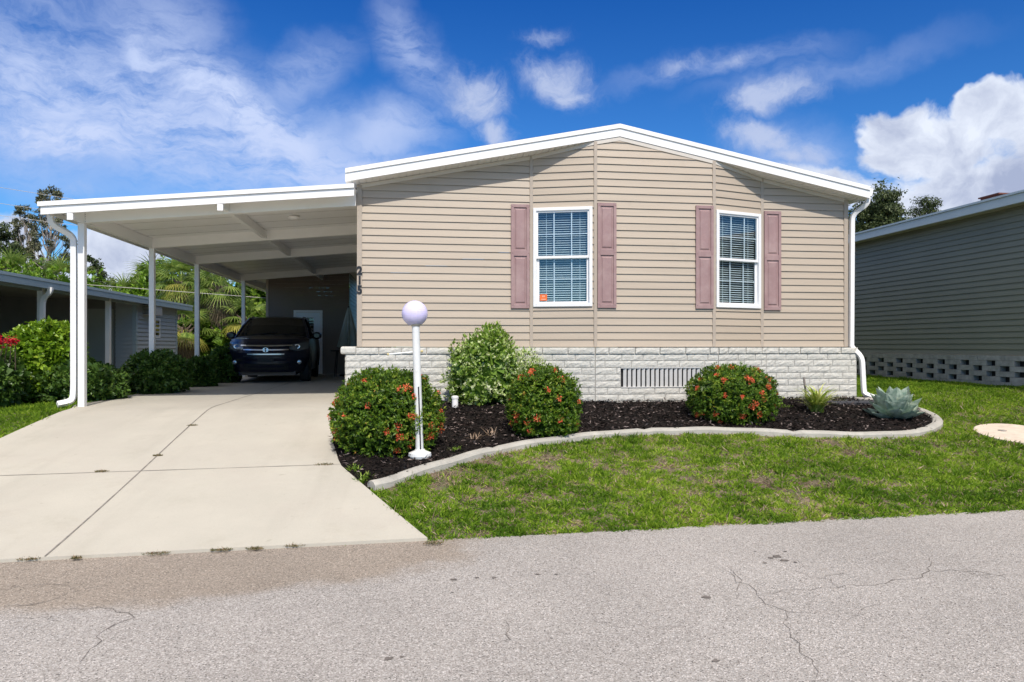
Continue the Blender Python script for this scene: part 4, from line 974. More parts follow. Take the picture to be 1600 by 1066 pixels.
gm, nt, bs = mat_new('lilac_globe'); bs.inputs['Base Color'].default_value = (.66, .60, .88, 1); bs.inputs['Roughness'].default_value = .28; bs.inputs['Subsurface Weight'].default_value = .35; bs.inputs['Subsurface Radius'].default_value = (.1, .1, .12)
nz_ = nt.nodes.new('ShaderNodeTexNoise'); nz_.inputs['Scale'].default_value = 9; rp = nt.nodes.new('ShaderNodeValToRGB'); rp.color_ramp.elements[0].color = (.64, .59, .87, 1); rp.color_ramp.elements[1].color = (.70, .65, .90, 1); nt.links.new(nz_.outputs[0], rp.inputs[0]); nt.links.new(rp.outputs[0], bs.inputs['Base Color'])
gc = pY(648, 490, lb.y); gr_ = 20.2/F*(lb.y/(math.cos(YAW)-(648-800)/F*math.sin(YAW)))
mb = MB(); nlat = 20; mb.lathe([(max(.001, gr_*math.sin(math.pi*(q+.001)/nlat)), -gr_*math.cos(math.pi*q/nlat)) for q in range(nlat+1)], 32, tuple(gc), cap=False); mb.build('globe', gm, lamp, smooth=True, weld=True)
mb = MB(); mb.lathe([(.0, -.02), (.044, -.02), (.06, .0), (.066, .025), (.05, .035), (0, .035)], 24, (lt.x, lt.y, lt.z+.005), cap=False); mb.build('collar', mat('collar', (.45, .42, .38), .5, .1, 9), lamp)
ca, cb2 = pY(605, 554, lb.y), pY(661, 549, lb.y)
mb = MB(); mb.tube([ca, cb2], .0085, 10); br_ = mb.build('ladder_bar', M['lampwhite'], lamp)
mb = MB()
for p, q in ((ca, ca.lerp(cb2, .05)), (cb2, cb2.lerp(ca, .07)), (ca.lerp(cb2, .72), ca.lerp(cb2, .76))): mb.tube([p, q], .0125, 10)
mb.build('bar_tip', mat('brass', (.55, .45, .2), .4, .1, 9), br_)

# ------------------------------------------------------------------ shrubs
M['ixleaf'] = leaf_mat('ixora_leaf', [(0, (.035, .08, .01)), (.45, (.12, .235, .02)), (.8, (.28, .38, .035)), (.96, (.46, .48, .07)), (1, (.42, .24, .06))], .42, .4, .4)
M['ixflower'] = leaf_mat('ixora_flower', [(0, (.60, .06, .02)), (.6, (.90, .17, .07)), (1, (.95, .34, .16))], .5, .3)
M['varleaf'] = leaf_mat('variegated_leaf', [(0, (.11, .21, .03)), (.35, (.28, .42, .06)), (.52, (.55, .64, .28)), (1, (.84, .86, .58))], .45, .3)
M['limeleaf'] = leaf_mat('lime_leaf', [(0, (.10, .20, .02)), (.6, (.22, .36, .04)), (1, (.36, .46, .08))], .42, .35)
M['hedge'] = leaf_mat('hedge_leaf', [(0, (.04, .09, .016)), (.5, (.11, .21, .035)), (1, (.24, .36, .07))], .38, .4, .5)
M['hedgelime'] = leaf_mat('bright_hedge_leaf', [(0, (.08, .17, .01)), (.5, (.24, .40, .025)), (1, (.42, .55, .06))], .35, .35, .5)
M['stem'] = mat('stem', (.12, .09, .06), .9, .3, 20)
def surf_pts(n, c, rad, power=2.4, lump=.12, ls=2.2, shell=.25, zmin=-1, seed=0):
    """points in the outer shell of a lumpy superellipsoid"""
    d = rand_unit(n); d = d[d[:, 2] > zmin]; n = len(d)
    r_ = 1/(np.sum(np.abs(d)**power, axis=1)**(1/power))
    lumpv = np.array([mnoise.noise(Vector((x*ls+seed*3.1, y*ls+seed, z*ls))) for x, y, z in d])
    r_ = r_*(1+lump*lumpv)*(1-shell*rng.random(n)**1.6)
    return np.array(c)+d*r_[:, None]*np.array(rad), d
def shrub(name, c, rad, nleaf, lsize, m, label, cat='shrub', group=None, power=2.5, lump=.12, ls=2.2, shell=.25, up=.35, zmin=-.75, flowers=0, seed=0, flowerm=None, asp=.42, stemh=.1, spikes=0, fpos=None, core=True, thing=None, frange=None):
    root = thing or empty(name, (c[0], c[1], c[2]-rad[2]*abs(zmin)), label, cat, group)
    P, d = surf_pts(nleaf//7, c, rad, power, lump, ls, shell, zmin, seed)
    out = rng.random(len(P)) < .05; P = P+d*(out*rng.random(len(P))*.07)[:, None]*max(rad)   # a few shoots stick out
    # leaves gather in short sprigs, leaning outwards and up
    SD = unit(d*.8+rng.normal(size=P.shape)*.45+np.array([0, 0, up])); P = np.repeat(P, 7, 0); d = np.repeat(d, 7, 0); SD = np.repeat(SD, 7, 0)
    P = P+SD*(rng.random((len(P), 1))*lsize[1]*.55); spr = np.repeat(rng.normal(0, .13, len(P)//7), 7)
    D = unit(SD*.9+rng.normal(size=P.shape)*.62); Nn = unit(d+SD*.4+rng.normal(size=P.shape)*.5+np.array([0, 0, .4]))
    Ln = rng.uniform(*lsize, len(P)); V, Fq = leaf_arrays(P, D, Nn, Ln, Ln*asp, .12)
    r_ = np.clip(rng.normal(.42, .17, len(P))+spr+.30*np.array([mnoise.noise(Vector((p[0]*6, p[1]*6, p[2]*6+seed))) for p in P]), 0, 1); rn = np.repeat(r_, 2)
    if core:       # inner mass of the same leaf material, coloured darker to paint in inner shade
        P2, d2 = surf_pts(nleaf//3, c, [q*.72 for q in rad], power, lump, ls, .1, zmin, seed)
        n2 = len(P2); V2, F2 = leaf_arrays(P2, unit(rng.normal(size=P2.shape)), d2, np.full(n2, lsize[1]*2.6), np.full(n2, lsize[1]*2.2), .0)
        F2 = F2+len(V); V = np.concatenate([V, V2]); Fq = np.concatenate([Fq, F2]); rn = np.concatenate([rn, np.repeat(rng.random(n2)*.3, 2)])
    np_mesh('foliage', V, Fq, m, rnd=rn, parent=root)
    if flowers:
        dd = rand_unit(flowers*6); sel = (dd[:, 1] < .25) & (dd[:, 2] > zmin+.1); dd = dd[sel][:flowers]
        if fpos is not None: dd = np.concatenate([unit(np.array(fpos, float)), dd])
        for q in dd:
            r0_ = 1/(np.sum(np.abs(q)**power)**(1/power))*(1+lump*mnoise.noise(Vector((q[0]*ls+seed*3.1, q[1]*ls+seed, q[2]*ls))))*.985
            fc = np.array(c)+q*r0_*np.array(rad); n3 = int(rng.integers(22, 60)); s_ = .022+.03*rng.random()
            off = rand_unit(n3)*s_; off = off*(np.sign((off@q))[:, None]); Pp = fc+off*rng.random((n3, 1))**.4
            Vp, Fp = leaf_arrays(Pp, unit(off+rng.normal(size=off.shape)*.03), np.tile(q, (n3, 1))+rng.normal(size=off.shape)*.2, rng.uniform(.015, .028, n3), rng.uniform(.008, .015, n3))
            np_mesh('flower_head', Vp, Fp, flowerm or M['ixflower'], rnd=np.repeat(np.clip(rng.normal(.5, .25, n3), 0, 1), 2), parent=root)
    mb = MB()
    for q in range(6): a_ = q*1.05+seed; mb.tube([(c[0]+.04*math.cos(a_), c[1]+.04*math.sin(a_), c[2]-rad[2]*abs(zmin)-.02), (c[0]+rad[0]*.4*math.cos(a_), c[1]+rad[1]*.4*math.sin(a_), c[2])], [.018, .008], 6)
    mb.build('stem', M['stem'], root)
    return root
def ground_shrub(u0, u1, vt, vb, m, **kw):
    """a shrub whose foot shows at vb; front edge at the footpoint"""
    p = pray((u0+u1)/2, vb); s = Vector((p.x, p.y)).length
    zc = p.y/(math.cos(YAW)-((u0+u1)/2-800)/F*math.sin(YAW))
    rx_ = (u1-u0)/2/F*zc; dy = rx_*.85; k = (p.y+dy*kw.pop('back', .75))/p.y
    cx_, cy_ = p.x*k, p.y*k; rx_ *= k; top = EYE+(541-vt)/F*zc*k; zg = float(G(cx_, cy_)); zmin = kw.pop('zmin', -.8)
    hz = (top-zg)/(1-zmin*.97); return dict(c=(cx_, cy_, top-hz), rad=(rx_, rx_*.95, hz), m=m, zmin=zmin, **kw)
IX = 'clipped ixora bushes in the front bed'
shrub('ixora_bush', **ground_shrub(524, 687, 580, 724, M['ixleaf'], back=1.12, nleaf=26000, lsize=(.026, .05), label='largest round clipped bush with red flower heads, behind the lamp post beside the driveway', group=IX, flowers=22, power=2.35, lump=.16, ls=3.2, shell=.2, seed=1,
      fpos=[(-.93, -.35, -.3), (-.98, -.2, -.5), (.93, -.35, -.2), (.96, -.2, .1), (.97, -.2, -.4), (.25, -.95, -.35), (.5, -.85, -.7), (-.3, -.9, .3), (.35, -.7, .6)]))
shrub('ixora_bush', **ground_shrub(796, 905, 575, 690, M['ixleaf'], nleaf=18000, lsize=(.026, .048), label='round clipped bush with a few orange flower heads in front of the variegated shrub', group=IX, flowers=12, power=2.3, lump=.14, ls=3.2, shell=.2, seed=2,
      fpos=[(-.35, -.9, -.2), (.25, -.95, -.25), (.2, -.95, .25), (.35, -.6, .7), (.9, -.3, -.5)]))
shrub('ixora_bush', **ground_shrub(1079, 1208, 573, 667, M['ixleaf'], nleaf=20000, lsize=(.026, .048), label='wide clipped bush with orange flower heads at the right end of the skirt vent', group=IX, flowers=20, power=2.4, lump=.14, ls=3.2, shell=.2, seed=3,
      fpos=[(-.5, -.7, .6), (.1, -.8, .6), (.25, -.9, .2), (.85, -.4, .1), (-.2, -.95, .1), (-.6, -.7, -.75), (.05, -.95, -.2)]))
vs_ = ground_shrub(702, 808, 520, 638, M['varleaf'], nleaf=12000, lsize=(.035, .065), label='tall loose shrub with cream and green variegated leaves against the skirt', power=2.1, lump=.35, ls=2.6, shell=.5, seed=4, zmin=-.75, asp=.5, up=.7, core=True)
var = shrub('variegated_shrub', **vs_)
c_ = vs_['c']; r_ = vs_['rad']
P, d = surf_pts(4200, (c_[0]+.12, c_[1]-.05, c_[2]+r_[2]*.45), (r_[0]*.6, r_[1]*.6, r_[2]*.68), 2, .3, 2.5, .5, -1, 9)
V, Fq = leaf_arrays(P, unit(d+rng.normal(size=P.shape)*.6+np.array([0, 0, 1.])), unit(d+rng.normal(size=P.shape)*.5), rng.uniform(.045, .08, len(P)), rng.uniform(.018, .03, len(P)))
np_mesh('green_shoots', V, Fq, M['limeleaf'], rnd=np.repeat(rng.random(len(P)), 2), parent=var)
P, d = surf_pts(2600, (c_[0]+.62, c_[1]+.05, c_[2]-.04), (.40, .25, .42), 2, .4, 3, .7, -1, 8)
V, Fq = leaf_arrays(P, unit(d+rng.normal(size=P.shape)*.6+np.array([0, 0, .8])), unit(d+rng.normal(size=P.shape)*.5), rng.uniform(.035, .065, len(P)), rng.uniform(.014, .028, len(P)))
np_mesh('side_branch', V, Fq, M['varleaf'], rnd=np.repeat(rng.random(len(P)), 2), parent=var)
# agave
ap = pray(1396, 664); ap = Vector((ap.x*(1+.28/ap.y), ap.y+.28, float(G(ap.x, ap.y+.28))+.03))
ag = empty('agave', ap, 'blue green agave rosette at the curved right end of the mulch bed', 'agave')
am, nt, bs = mat_new('agave_leaf'); g = nt.nodes.new('ShaderNodeNewGeometry'); nz_ = nt.nodes.new('ShaderNodeTexNoise'); nz_.inputs['Scale'].default_value = 14; nz_.inputs['Detail'].default_value = 5; nt.links.new(g.outputs['Position'], nz_.inputs[0]); rp = nt.nodes.new('ShaderNodeValToRGB')
rp.color_ramp.elements[0].position = .35; rp.color_ramp.elements[0].color = (.20, .29, .22, 1); rp.color_ramp.elements[1].position = .7; rp.color_ramp.elements[1].color = (.48, .55, .44, 1); nt.links.new(nz_.outputs[0], rp.inputs[0]); nt.links.new(rp.outputs[0], bs.inputs['Base Color']); bs.inputs['Roughness'].default_value = .55
M['agave'] = am; M['spine'] = mat('agave_spine', (.06, .035, .03), .6, .1, 20)
def agave_leaf(az_, el_, ln, wd, curl):
    mb = MB(); K = 9; vs = []; pos = Vector((0, 0, 0)); e = el_
    rows = []
    for k in range(K+1):
        t = k/K; h = Vector((math.cos(az_), math.sin(az_), 0)); dirv = h*math.cos(e)+Vector((0, 0, 1))*math.sin(e); nrm = -h*math.sin(e)+Vector((0, 0, 1))*math.cos(e); sd = Vector((-math.sin(az_), math.cos(az_), 0))
        w = wd*(.42+.58*sstep(t/.62) if t < .62 else (1-((t-.62)/.38)**2.3)+.004)
        if k == K: w = .003
        th = .022*(1-t)+.003
        rows.append([pos-sd*w*.5+nrm*w*.17, pos-sd*w*.25+nrm*w*.03, pos, pos+sd*w*.25+nrm*w*.03, pos+sd*w*.5+nrm*w*.17, pos-nrm*th])
        pos = pos+dirv*ln/K; e += curl/K
    for r in rows: vs += [tuple(ap+q) for q in r]
    fs = []
    for k in range(K):
        for a_, b_ in ((0, 1), (1, 2), (2, 3), (3, 4), (4, 5), (5, 0)): fs.append((k*6+a_, k*6+b_, (k+1)*6+b_, (k+1)*6+a_))
    mb.add(vs, fs); lf = mb.build('leaf', M['agave'], ag, smooth=True)
    tip = rows[-1][2]; mb = MB(); hd = (rows[-1][2]-rows[-2][2]).normalized(); mb.tube([tuple(ap+tip), tuple(ap+tip+hd*.022)], [.0035, .0008], 6); mb.build('spine', M['spine'], lf)
rr = random.Random(5); k = 0
for ring, (n, el_, ln, wd, cu) in enumerate([(9, .0, .38, .20, .75), (9, .30, .40, .23, .65), (8, .60, .42, .23, .5), (6, .92, .43, .20, .35), (3, 1.22, .40, .15, .15)]):
    for q in range(n): agave_leaf(q/n*6.283+ring*.37+rr.uniform(-.1, .1), el_+rr.uniform(-.09, .09), 1.12*ln*rr.uniform(.88, 1.08), 1.12*wd*rr.uniform(.9, 1.1), cu+rr.uniform(-.15, .15))
# spider plant and stake
def strap_plant(name, p, n, ln, wd, m, label, cat, elr=(.5, 1.5), curl=-1.6, nm='leaf_blade'):
    root = empty(name, p, label, cat); VV = []; FF = []; RR = []; o_ = 0
    for q in range(n):
        a_ = rng.uniform(0, 6.283); e = rng.uniform(*elr); L_ = ln*rng.uniform(.6, 1.1); K = 5; pos = np.array(p)+np.array([rng.normal()*.03, rng.normal()*.03, 0]); sd = np.array([-math.sin(a_), math.cos(a_), 0]); vs = []
        for k in range(K+1):
            t = k/K; w = wd*(1-t**2)*.5+.001; vs += [pos-sd*w, pos+sd*w]; d = np.array([math.cos(a_)*math.cos(e), math.sin(a_)*math.cos(e), math.sin(e)]); pos = pos+d*L_/K; e += curl/K
        VV += vs; FF += [(o_+2*k, o_+2*k+1, o_+2*k+3, o_+2*k+2) for k in range(K)]; o_ += 2*(K+1); RR += [rng.random()]*K
    np_mesh(nm, np.array(VV), np.array(FF), m, rnd=np.array(RR), parent=root); return root
M['strap'] = leaf_mat('strap_leaf', [(0, (.16, .26, .03)), (.5, (.40, .48, .08)), (1, (.70, .70, .28))], .45, .3)
sp_ = pray(1277, 648); strap_plant('spider_plant', sp_, 120, .58, .036, M['strap'], 'small yellow green strap leaved plant next to the leaning stake', 'plant', (1.1, 1.57), -1.5)
mb = MB(); a_, b_ = pY(1256, 590, sp_.y+.25), pY(1263, 636, sp_.y+.2); mb.tube([a_, (b_.x, b_.y, float(G(b_.x, b_.y)))], .016, 8); tag(mb.build('garden_stake', mat('stake_wood', (.22, .19, .17), .9, .2, 20)), 'thin grey wooden stake leaning behind the strap leaved plant', 'stake')
wp = pray(711, 640); mb = MB(); mb.tube([(wp.x, wp.y, wp.z), (wp.x, wp.y, wp.z+.17)], .045, 18); mb.lathe([(0, .16), (.052, .16), (.052, .19), (.03, .20), (0, .20)], 18, tuple(wp), cap=False); tag(mb.build('cleanout_pipe', M['white']), 'short white capped pipe at the foot of the variegated shrub', 'pipe')
g1 = pray(1300, 636); g2 = pray(1356, 629); tp_ = empty('utility_cover', (g1.x, g1.y, g1.z), 'flat dark slab lying in the mulch by the right house corner', 'slab')
mb = MB(); mb.box(g1.x, g2.x+.05, g1.y-.02, g1.y+.55, g1.z-.0, g1.z+.075); mb.build('slab', mat('dark_slab', (.035, .037, .045), .8, .2, 9, .3, 60), tp_, bevel=.015)
mb = MB(); mb.box(g2.x-.1, g2.x+.28, g1.y+.3, g1.y+.60, g1.z+.03, g1.z+.10); tag(mb.build('splash_block', M['kerbc'], bevel=.02), 'grey concrete splash block below the downspout outlet', 'splash block')
for u, v, lb_ in ((742, 690, 'pale dead twig cluster on the mulch between the lamp post and second bush'), (766, 684, 'dried grey sprig on the mulch, right of the dead twig cluster')):
    p = pray(u, v); p.z += .03; strap_plant('dead_sprig', p, 26, .13, .012, M['straw'], lb_, 'dead plant', (.1, 1.2), -.3, 'twigs')
for u, v, lb_ in ((712, 708, 'small green weed in the mulch right of the lamp base'), (555, 738, 'low weed at the driveway corner of the mulch bed'), (572, 752, 'weed sprig at the left end of the concrete edging'), (1228, 641, 'low green weed in the mulch right of the wide clipped bush')):
    p = pray(u, v); p.z += .02; strap_plant('bed_weed', p, 60, .09, .012, M['limeleaf'], lb_, 'weed', (.1, 1.3), -.6, 'leaves')
# shrubs along the far side of the driveway
HG = 'shrubs beside the carport'
shrub('hedge_shrub', **ground_shrub(68, 186, 572, 632, M['hedge'], back=1.5, nleaf=9000, lsize=(.05, .09), label='low dark green shrub around the foot of the front carport post', group=HG, power=2.3, lump=.28, seed=6, asp=.5))
shrub('hedge_shrub', **ground_shrub(203, 288, 553, 617, M['hedge'], nleaf=8000, lsize=(.05, .09), label='rounded dark shrub behind the second carport post', group=HG, power=2.5, lump=.22, seed=7, asp=.5))
shrub('hedge_shrub', **ground_shrub(288, 334, 563, 606, M['hedge'], nleaf=4500, lsize=(.05, .09), label='small dark shrub at the third carport post', group=HG, power=2.4, lump=.25, seed=8, asp=.5))
shrub('hedge_shrub', **ground_shrub(327, 372, 545, 600, M['hedge'], nleaf=5000, lsize=(.05, .09), label='green shrub left of the car headlight', group=HG, power=2.3, lump=.3, seed=9, asp=.5))
bh = ground_shrub(18, 122, 509, 630, M['hedgelime'], nleaf=12000, lsize=(.06, .11), label='big bright yellow green shrub before the left neighbour porch', power=2.4, lump=.25, seed=10, asp=.5); shrub('bright_shrub', **bh)
bg_ = ground_shrub(-70, 28, 556, 640, M['hedge'], nleaf=8000, lsize=(.06, .1), label='dark sprawling bougainvillea with red bracts at the left edge', power=2.1, lump=.4, seed=11, asp=.55)
bg_['flowers'] = 0
bo = shrub('bougainvillea', **bg_)
fc = pY(6, 529, bg_['c'][1]-.3)
for q in range(7):
    c_ = np.array([fc.x+rng.normal()*.12, fc.y+rng.normal()*.1, fc.z+rng.normal()*.06]); n3 = 60; off = rand_unit(n3)*.08
    Vp, Fp = leaf_arrays(c_+off*rng.random((n3, 1)), rand_unit(n3), rand_unit(n3), rng.uniform(.03, .05, n3), rng.uniform(.02, .035, n3)); np_mesh('bract_cluster', Vp, Fp, leaf_mat('red_bract', [(0, (.45, .01, .02)), (1, (.80, .03, .07))], .5, .4), rnd=np.repeat(rng.random(n3), 2), parent=bo)
mb = MB()
for q in range(5): mb.tube([(bg_['c'][0]+.1*q, bg_['c'][1], bg_['c'][2]), (fc.x+.05*q-.1, fc.y+.1, fc.z-.03)], [.012, .006], 6)
mb.build('branch', M['stem'], bo)

# ------------------------------------------------------------------ left neighbour
nl = empty('neighbour_bungalow', (-9.5, 19, .5), 'low blue grey bungalow with a long flat eave on the left', 'house')
M['bluesiding'] = mat('blue_vinyl', (.42, .45, .47), .5, .05, 1.3); M['bluetrim'] = mat('blue_trim', (.35, .43, .46), .45, .05, 3)
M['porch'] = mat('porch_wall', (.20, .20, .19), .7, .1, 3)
NX = -7.18
def nroof(x): return E+1.30+.03*(NX-x)
mb = MB(); mb.slab(-15, NX, 6.5, 23.9, nroof, .05); mb.build('roof', M['shingle'], nl)
mb = MB(); z = nroof(NX); mb.box(NX, NX+.05, 6.5, 23.9, z-.045, z+.012); mb.box(NX-.005, NX+.035, 6.5, 23.9, z-.17, z-.048); mb.slab(-15, NX-.01, 23.9, 23.95, nroof, .16); mb.build('fascia', M['bluetrim'], nl)
mb = MB(); mb.slab(-15, NX-.03, 6.5, 23.88, lambda x: nroof(x)-.06, .03); mb.build('porch_ceiling', mat('porch_ceil', (.42, .42, .38), .6, .05, 3), nl)
gl = .52
mb = MB(); NW = -7.50; fy = 20.2
mb.box(-12, NW-.02, fy+.12, 23.35, gl, nroof(NX)-.1); clad(mb, (NW, fy), (NW, 23.4), gl, nroof(NX)-.09, .03); clad(mb, (-8.0, fy), (NW, fy), gl, nroof(NX)-.09, .03); clad(mb, (NW, 23.4), (-12, 23.4), gl, nroof(NX)-.09)
mb.build('wall', M['bluesiding'], nl, fixn=False)
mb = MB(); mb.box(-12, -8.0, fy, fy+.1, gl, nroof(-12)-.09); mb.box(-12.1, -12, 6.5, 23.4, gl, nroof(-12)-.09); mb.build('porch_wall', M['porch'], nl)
for x, y in ((NW, fy), (NW, 23.4)): mb = MB(); mb.box(x-.07, x+.03, y-.03, y+.07, gl, nroof(NX)-.095); mb.build('corner_trim', M['bluetrim'], nl)
mb = MB(); mb.box(-8.80, -8.05, fy-.05, fy-.005, gl+.03, gl+1.98); dr = mb.build('door', mat('grey_door', (.36, .37, .34), .5, .04, 3), nl)
mb = MB(); mb.tube([(-8.72, fy-.05, gl+.95), (-8.72, fy-.1, gl+.95)], .025); mb.build('handle', M['chrome'], dr)
for px_, py_ in ((-7.42, 15.2), (-7.42, 18.3), (-7.42, 11.5)):
    mb = MB(); mb.box(px_-.05, px_+.05, py_-.05, py_+.05, gl-.02, nroof(NX)-.092); mb.build('post', M['white'], nl)
mb = MB(); mb.box(-7.46, -7.38, 6.5, fy-.04, nroof(NX)-.20, nroof(NX)-.093); mb.build('beam', M['bluetrim'], nl)
mb = MB(); mb.tube(bend([(-7.15, 15.0, nroof(NX)-.14), (-7.15, 15.0, nroof(NX)-.24), (-7.33, 15.08, nroof(NX)-.36), (-7.35, 15.08, .75), (-7.28, 15.0, .62)], 5, .7), 1, rect=(.08, .07)); mb.build('downspout', M['white'], nl)
def ywin(u): a = (u-800)/F; s, c = math.sin(YAW), math.cos(YAW); return NW*(c-a*s)/(s+a*c)
y0, y1 = ywin(233), ywin(249); zt_ = pY(241, 497, (y0+y1)/2).z; zb_ = pY(241, 528, (y0+y1)/2).z
mb = MB()
mb.box(NW-.02, NW+.03, y0, y0+.06, zb_, zt_); mb.box(NW-.02, NW+.03, y1-.06, y1, zb_, zt_); mb.box(NW-.02, NW+.029, y0+.06, y1-.06, zt_-.05, zt_); mb.box(NW-.02, NW+.029, y0+.06, y1-.06, zb_, zb_+.05); mb.box(NW-.02, NW+.028, y0+.06, y1-.06, (zt_+zb_)/2-.025, (zt_+zb_)/2+.025)
wn_ = mb.build('window', M['vinyl'], nl); mb = MB(); mb.box(NW+.015, NW+.02, y0+.06, y1-.06, zb_+.05, zt_-.05); mb.build('pane', M['carglass'], wn_)
y0 = ywin(222); y1 = ywin(235); mb = MB(); mb.box(NW+.015, NW+.32, y0, y1, zt_+.05, zt_+.32); ac = mb.build('wall_air_conditioner', mat('ac_case', (.40, .40, .37), .6, .1, 6), nl, bevel=.01)
mb = MB()
for q in range(6): mb.box(NW+.03, NW+.30, y0-.006, y0-.001, zt_+.08+q*.038, zt_+.095+q*.038)
mb.build('vent_slats', M['dark'], ac)

# ------------------------------------------------------------------ right neighbour
nr = empty('neighbour_house', (10.3, 15, .8), 'dark green sided house with pierced block skirt on the right', 'house')
M['green'] = mat('green_vinyl', (.21, .215, .16), .5, .06, 1.2); M['block'] = mat('concrete_block', (.34, .34, .32), .95, .25, 9, .6, 50, dirt=((.23, .235, .21), 3, .45, .65)); M['gutterblue'] = mat('gutter_paint', (.52, .60, .62), .4, .05, 3)
WX = 10.28; gz_ = .79; fz = gz_+.56; ez = E+2.42
mb = MB(); fr, L_, xf = panel_frame((WX, 26), (WX, 5.5)); mb.fr = fr; siding(mb, L_, fz-.01, ez, lambda s: ez, (), (), .105, .018)
fr, L_, xf = panel_frame((WX, 5.5), (WX+8, 5.5)); mb.fr = fr; siding(mb, L_, fz-.01, ez+1, lambda s: ez+.2*s if s < 4 else ez+.8-.2*(s-4), (), (4,), .105, .012)
mb.fr = None; mb.box(WX+.02, WX+8, 5.53, 26, fz, ez-.02); mb.build('wall', M['green'], nr, fixn=False)
mb = MB(); ch_ = .0935; rr = random.Random(9); bw = .60
for k in range(6):
    z0 = fz-.012-ch_*(k+1); z1 = z0+ch_-.0035; dep = .0
    if k == 0 or k == 5: 
        y = 5.6
        while y < 26: mb.box(WX-.11+rr.uniform(-.002, .002), WX-.0, y, min(26, y+bw-.006), z0-(.0 if k == 0 else .10), z1); y += bw
    else:
        y = 5.6-(bw/2 if k % 2 else 0)
        while y < 26:
            e = rr.uniform(-.003, .003); mb.box(WX-.11+e, WX, max(5.6, y+.10), min(26, y+bw-.10), z0, z1); 
            # the next block overlaps the opening only in alternate courses
            if True: mb.box(WX-.108, WX, y-.02, y+.03, z0, z1) if False else None
            y += bw
# solid webs so that only small openings are left
sb = mb.build('block_skirt', M['block'], nr)
mb = MB(); mb.box(WX-.0, WX+.02, 5.6, 26, gz_-.1, fz-.012); mb.build('skirt_dark', M['dark'], sb)
mb = MB(); mb.box(WX-.30, WX-.25, 5.2, 26.3, ez-.02, ez+.13); mb.box(WX-.33, WX-.255, 5.15, 26.35, ez+.134, ez+.17); mb.build('gutter', M['gutterblue'], nr)
mb = MB(); mb.box(WX-.25, WX+.02, 5.2, 26.3, ez-.01, ez+.01); mb.build('soffit', mat('soffit_tan', (.42, .42, .34), .6, .05, 4), nr)
mb = MB()
for x0, x1 in ((WX-.27, WX+4), (WX+4, WX+8.3)): mb.slab(x0, x1, 5.15, 26.3, lambda x: ez+.17+.2*(x-WX+.27) if x <= WX+4.001 else ez+1.024-.2*(x-WX-4), .06)
mb.build('roof', M['shingle'], nr)
vp = pY(1562, 318, 12.6); mb = MB(); zr_ = ez+.17+.2*(vp.x-WX+.27); mb.box(vp.x-.16, vp.x+.16, 12.45, 12.9, zr_-.05, zr_+.10); mb.box(vp.x-.19, vp.x+.19, 12.42, 12.93, zr_+.10, zr_+.125); mb.build('roof_vent', mat('rust_vent', (.16, .06, .045), .8, .2, 9), nr)

# ------------------------------------------------------------------ background trees
M['treeleaf'] = leaf_mat('oak_leaf', [(0, (.03, .05, .018)), (.5, (.075, .105, .035)), (1, (.16, .19, .06))], .5, .25)
M['dusty'] = leaf_mat('dusty_leaf', [(0, (.06, .07, .035)), (.5, (.14, .15, .08)), (1, (.26, .26, .15))], .55, .25)
M['jungle'] = leaf_mat('jungle_leaf', [(0, (.06, .12, .012)), (.5, (.18, .33, .025)), (1, (.38, .52, .06))], .45, .35)
def limb(mb, a, b_, r0_, r1_, rr, n=5, wob=.06):
    pts = []; L_ = (b_-a).length
    for k in range(n+1):
        t = k/n; p = a.lerp(b_, t); 
        if 0 < k < n: p = p+Vector((rr.uniform(-1, 1), rr.uniform(-1, 1), rr.uniform(-.4, .4)))*L_*wob
        pts.append(p)
    mb.tube(pts, [r0_+(r1_-r0_)*k/n for k in range(n+1)], 7); return pts
def tree(name, u, vt, vb_z, Y, wpx, m, label, nclump, nleaf, lsize, cat='tree', group=None, bark='wood', crown0=.35, seed=0, csz=.3, lean=0, flat=.8, tr=.16):
    rr = random.Random(seed); top = pY(u, vt, Y); zg = float(G(top.x, Y)); zc = Y/(math.cos(YAW)-(u-800)/F*math.sin(YAW)); w = wpx/F*zc; H = top.z-zg
    root = empty(name, (top.x, Y, zg), label, cat, group)
    base = Vector((top.x-lean, Y, zg)); mb = MB(); tk = limb(mb, base, Vector((top.x, Y, zg+H*.86)), tr, tr*.25, rr, 7, .03); VV = []; FF = []; RR = []; o_ = 0
    for k in range(nclump):
        t = crown0+(1-crown0)*((k+.5)/nclump)**.9; hw = w/2*(math.sin(min(1, (1-t)/(1-crown0)*1.1+.12)*math.pi*.62)**.7)
        a_ = rr.uniform(0, 6.283); q = rr.uniform(.35, 1)**.6; cs = csz*w*rr.uniform(.5, 1.1); c = Vector((top.x+hw*q*math.cos(a_), Y+hw*q*math.sin(a_), zg+H*t-cs*.5))
        j = min(7, max(0, int((t-.12)*7.5))); limb(mb, tk[j], c, tr*.35*(1-t*.5), .012, rr, 4, .07)
        n = nleaf//nclump; sub = rng.normal(size=(9, 3))*.55; d = sub[rng.integers(0, 9, n)]+rng.normal(size=(n, 3))*.26
        P = np.array(c)+d*np.array([cs, cs, cs*flat]); d = unit(d)
        V, Fq = leaf_arrays(P, unit(rng.normal(size=P.shape)+np.array([0, 0, -.2])), unit(d+rng.normal(size=P.shape)*.7+np.array([0, 0, .6])), rng.uniform(*lsize, n), rng.uniform(lsize[0]*.35, lsize[1]*.5, n))
        VV.append(V); FF.append(Fq+o_); o_ += len(V); RR.append(np.repeat(np.clip(rng.normal(.45, .22, n)+rr.uniform(-.15, .15), 0, 1), 2))
    mb.build('trunk', M[bark], root, smooth=True)
    np_mesh('crown', np.concatenate(VV), np.concatenate(FF), m, rnd=np.concatenate(RR), parent=root); return root
TT = 'tall thin trees behind the left bungalow'
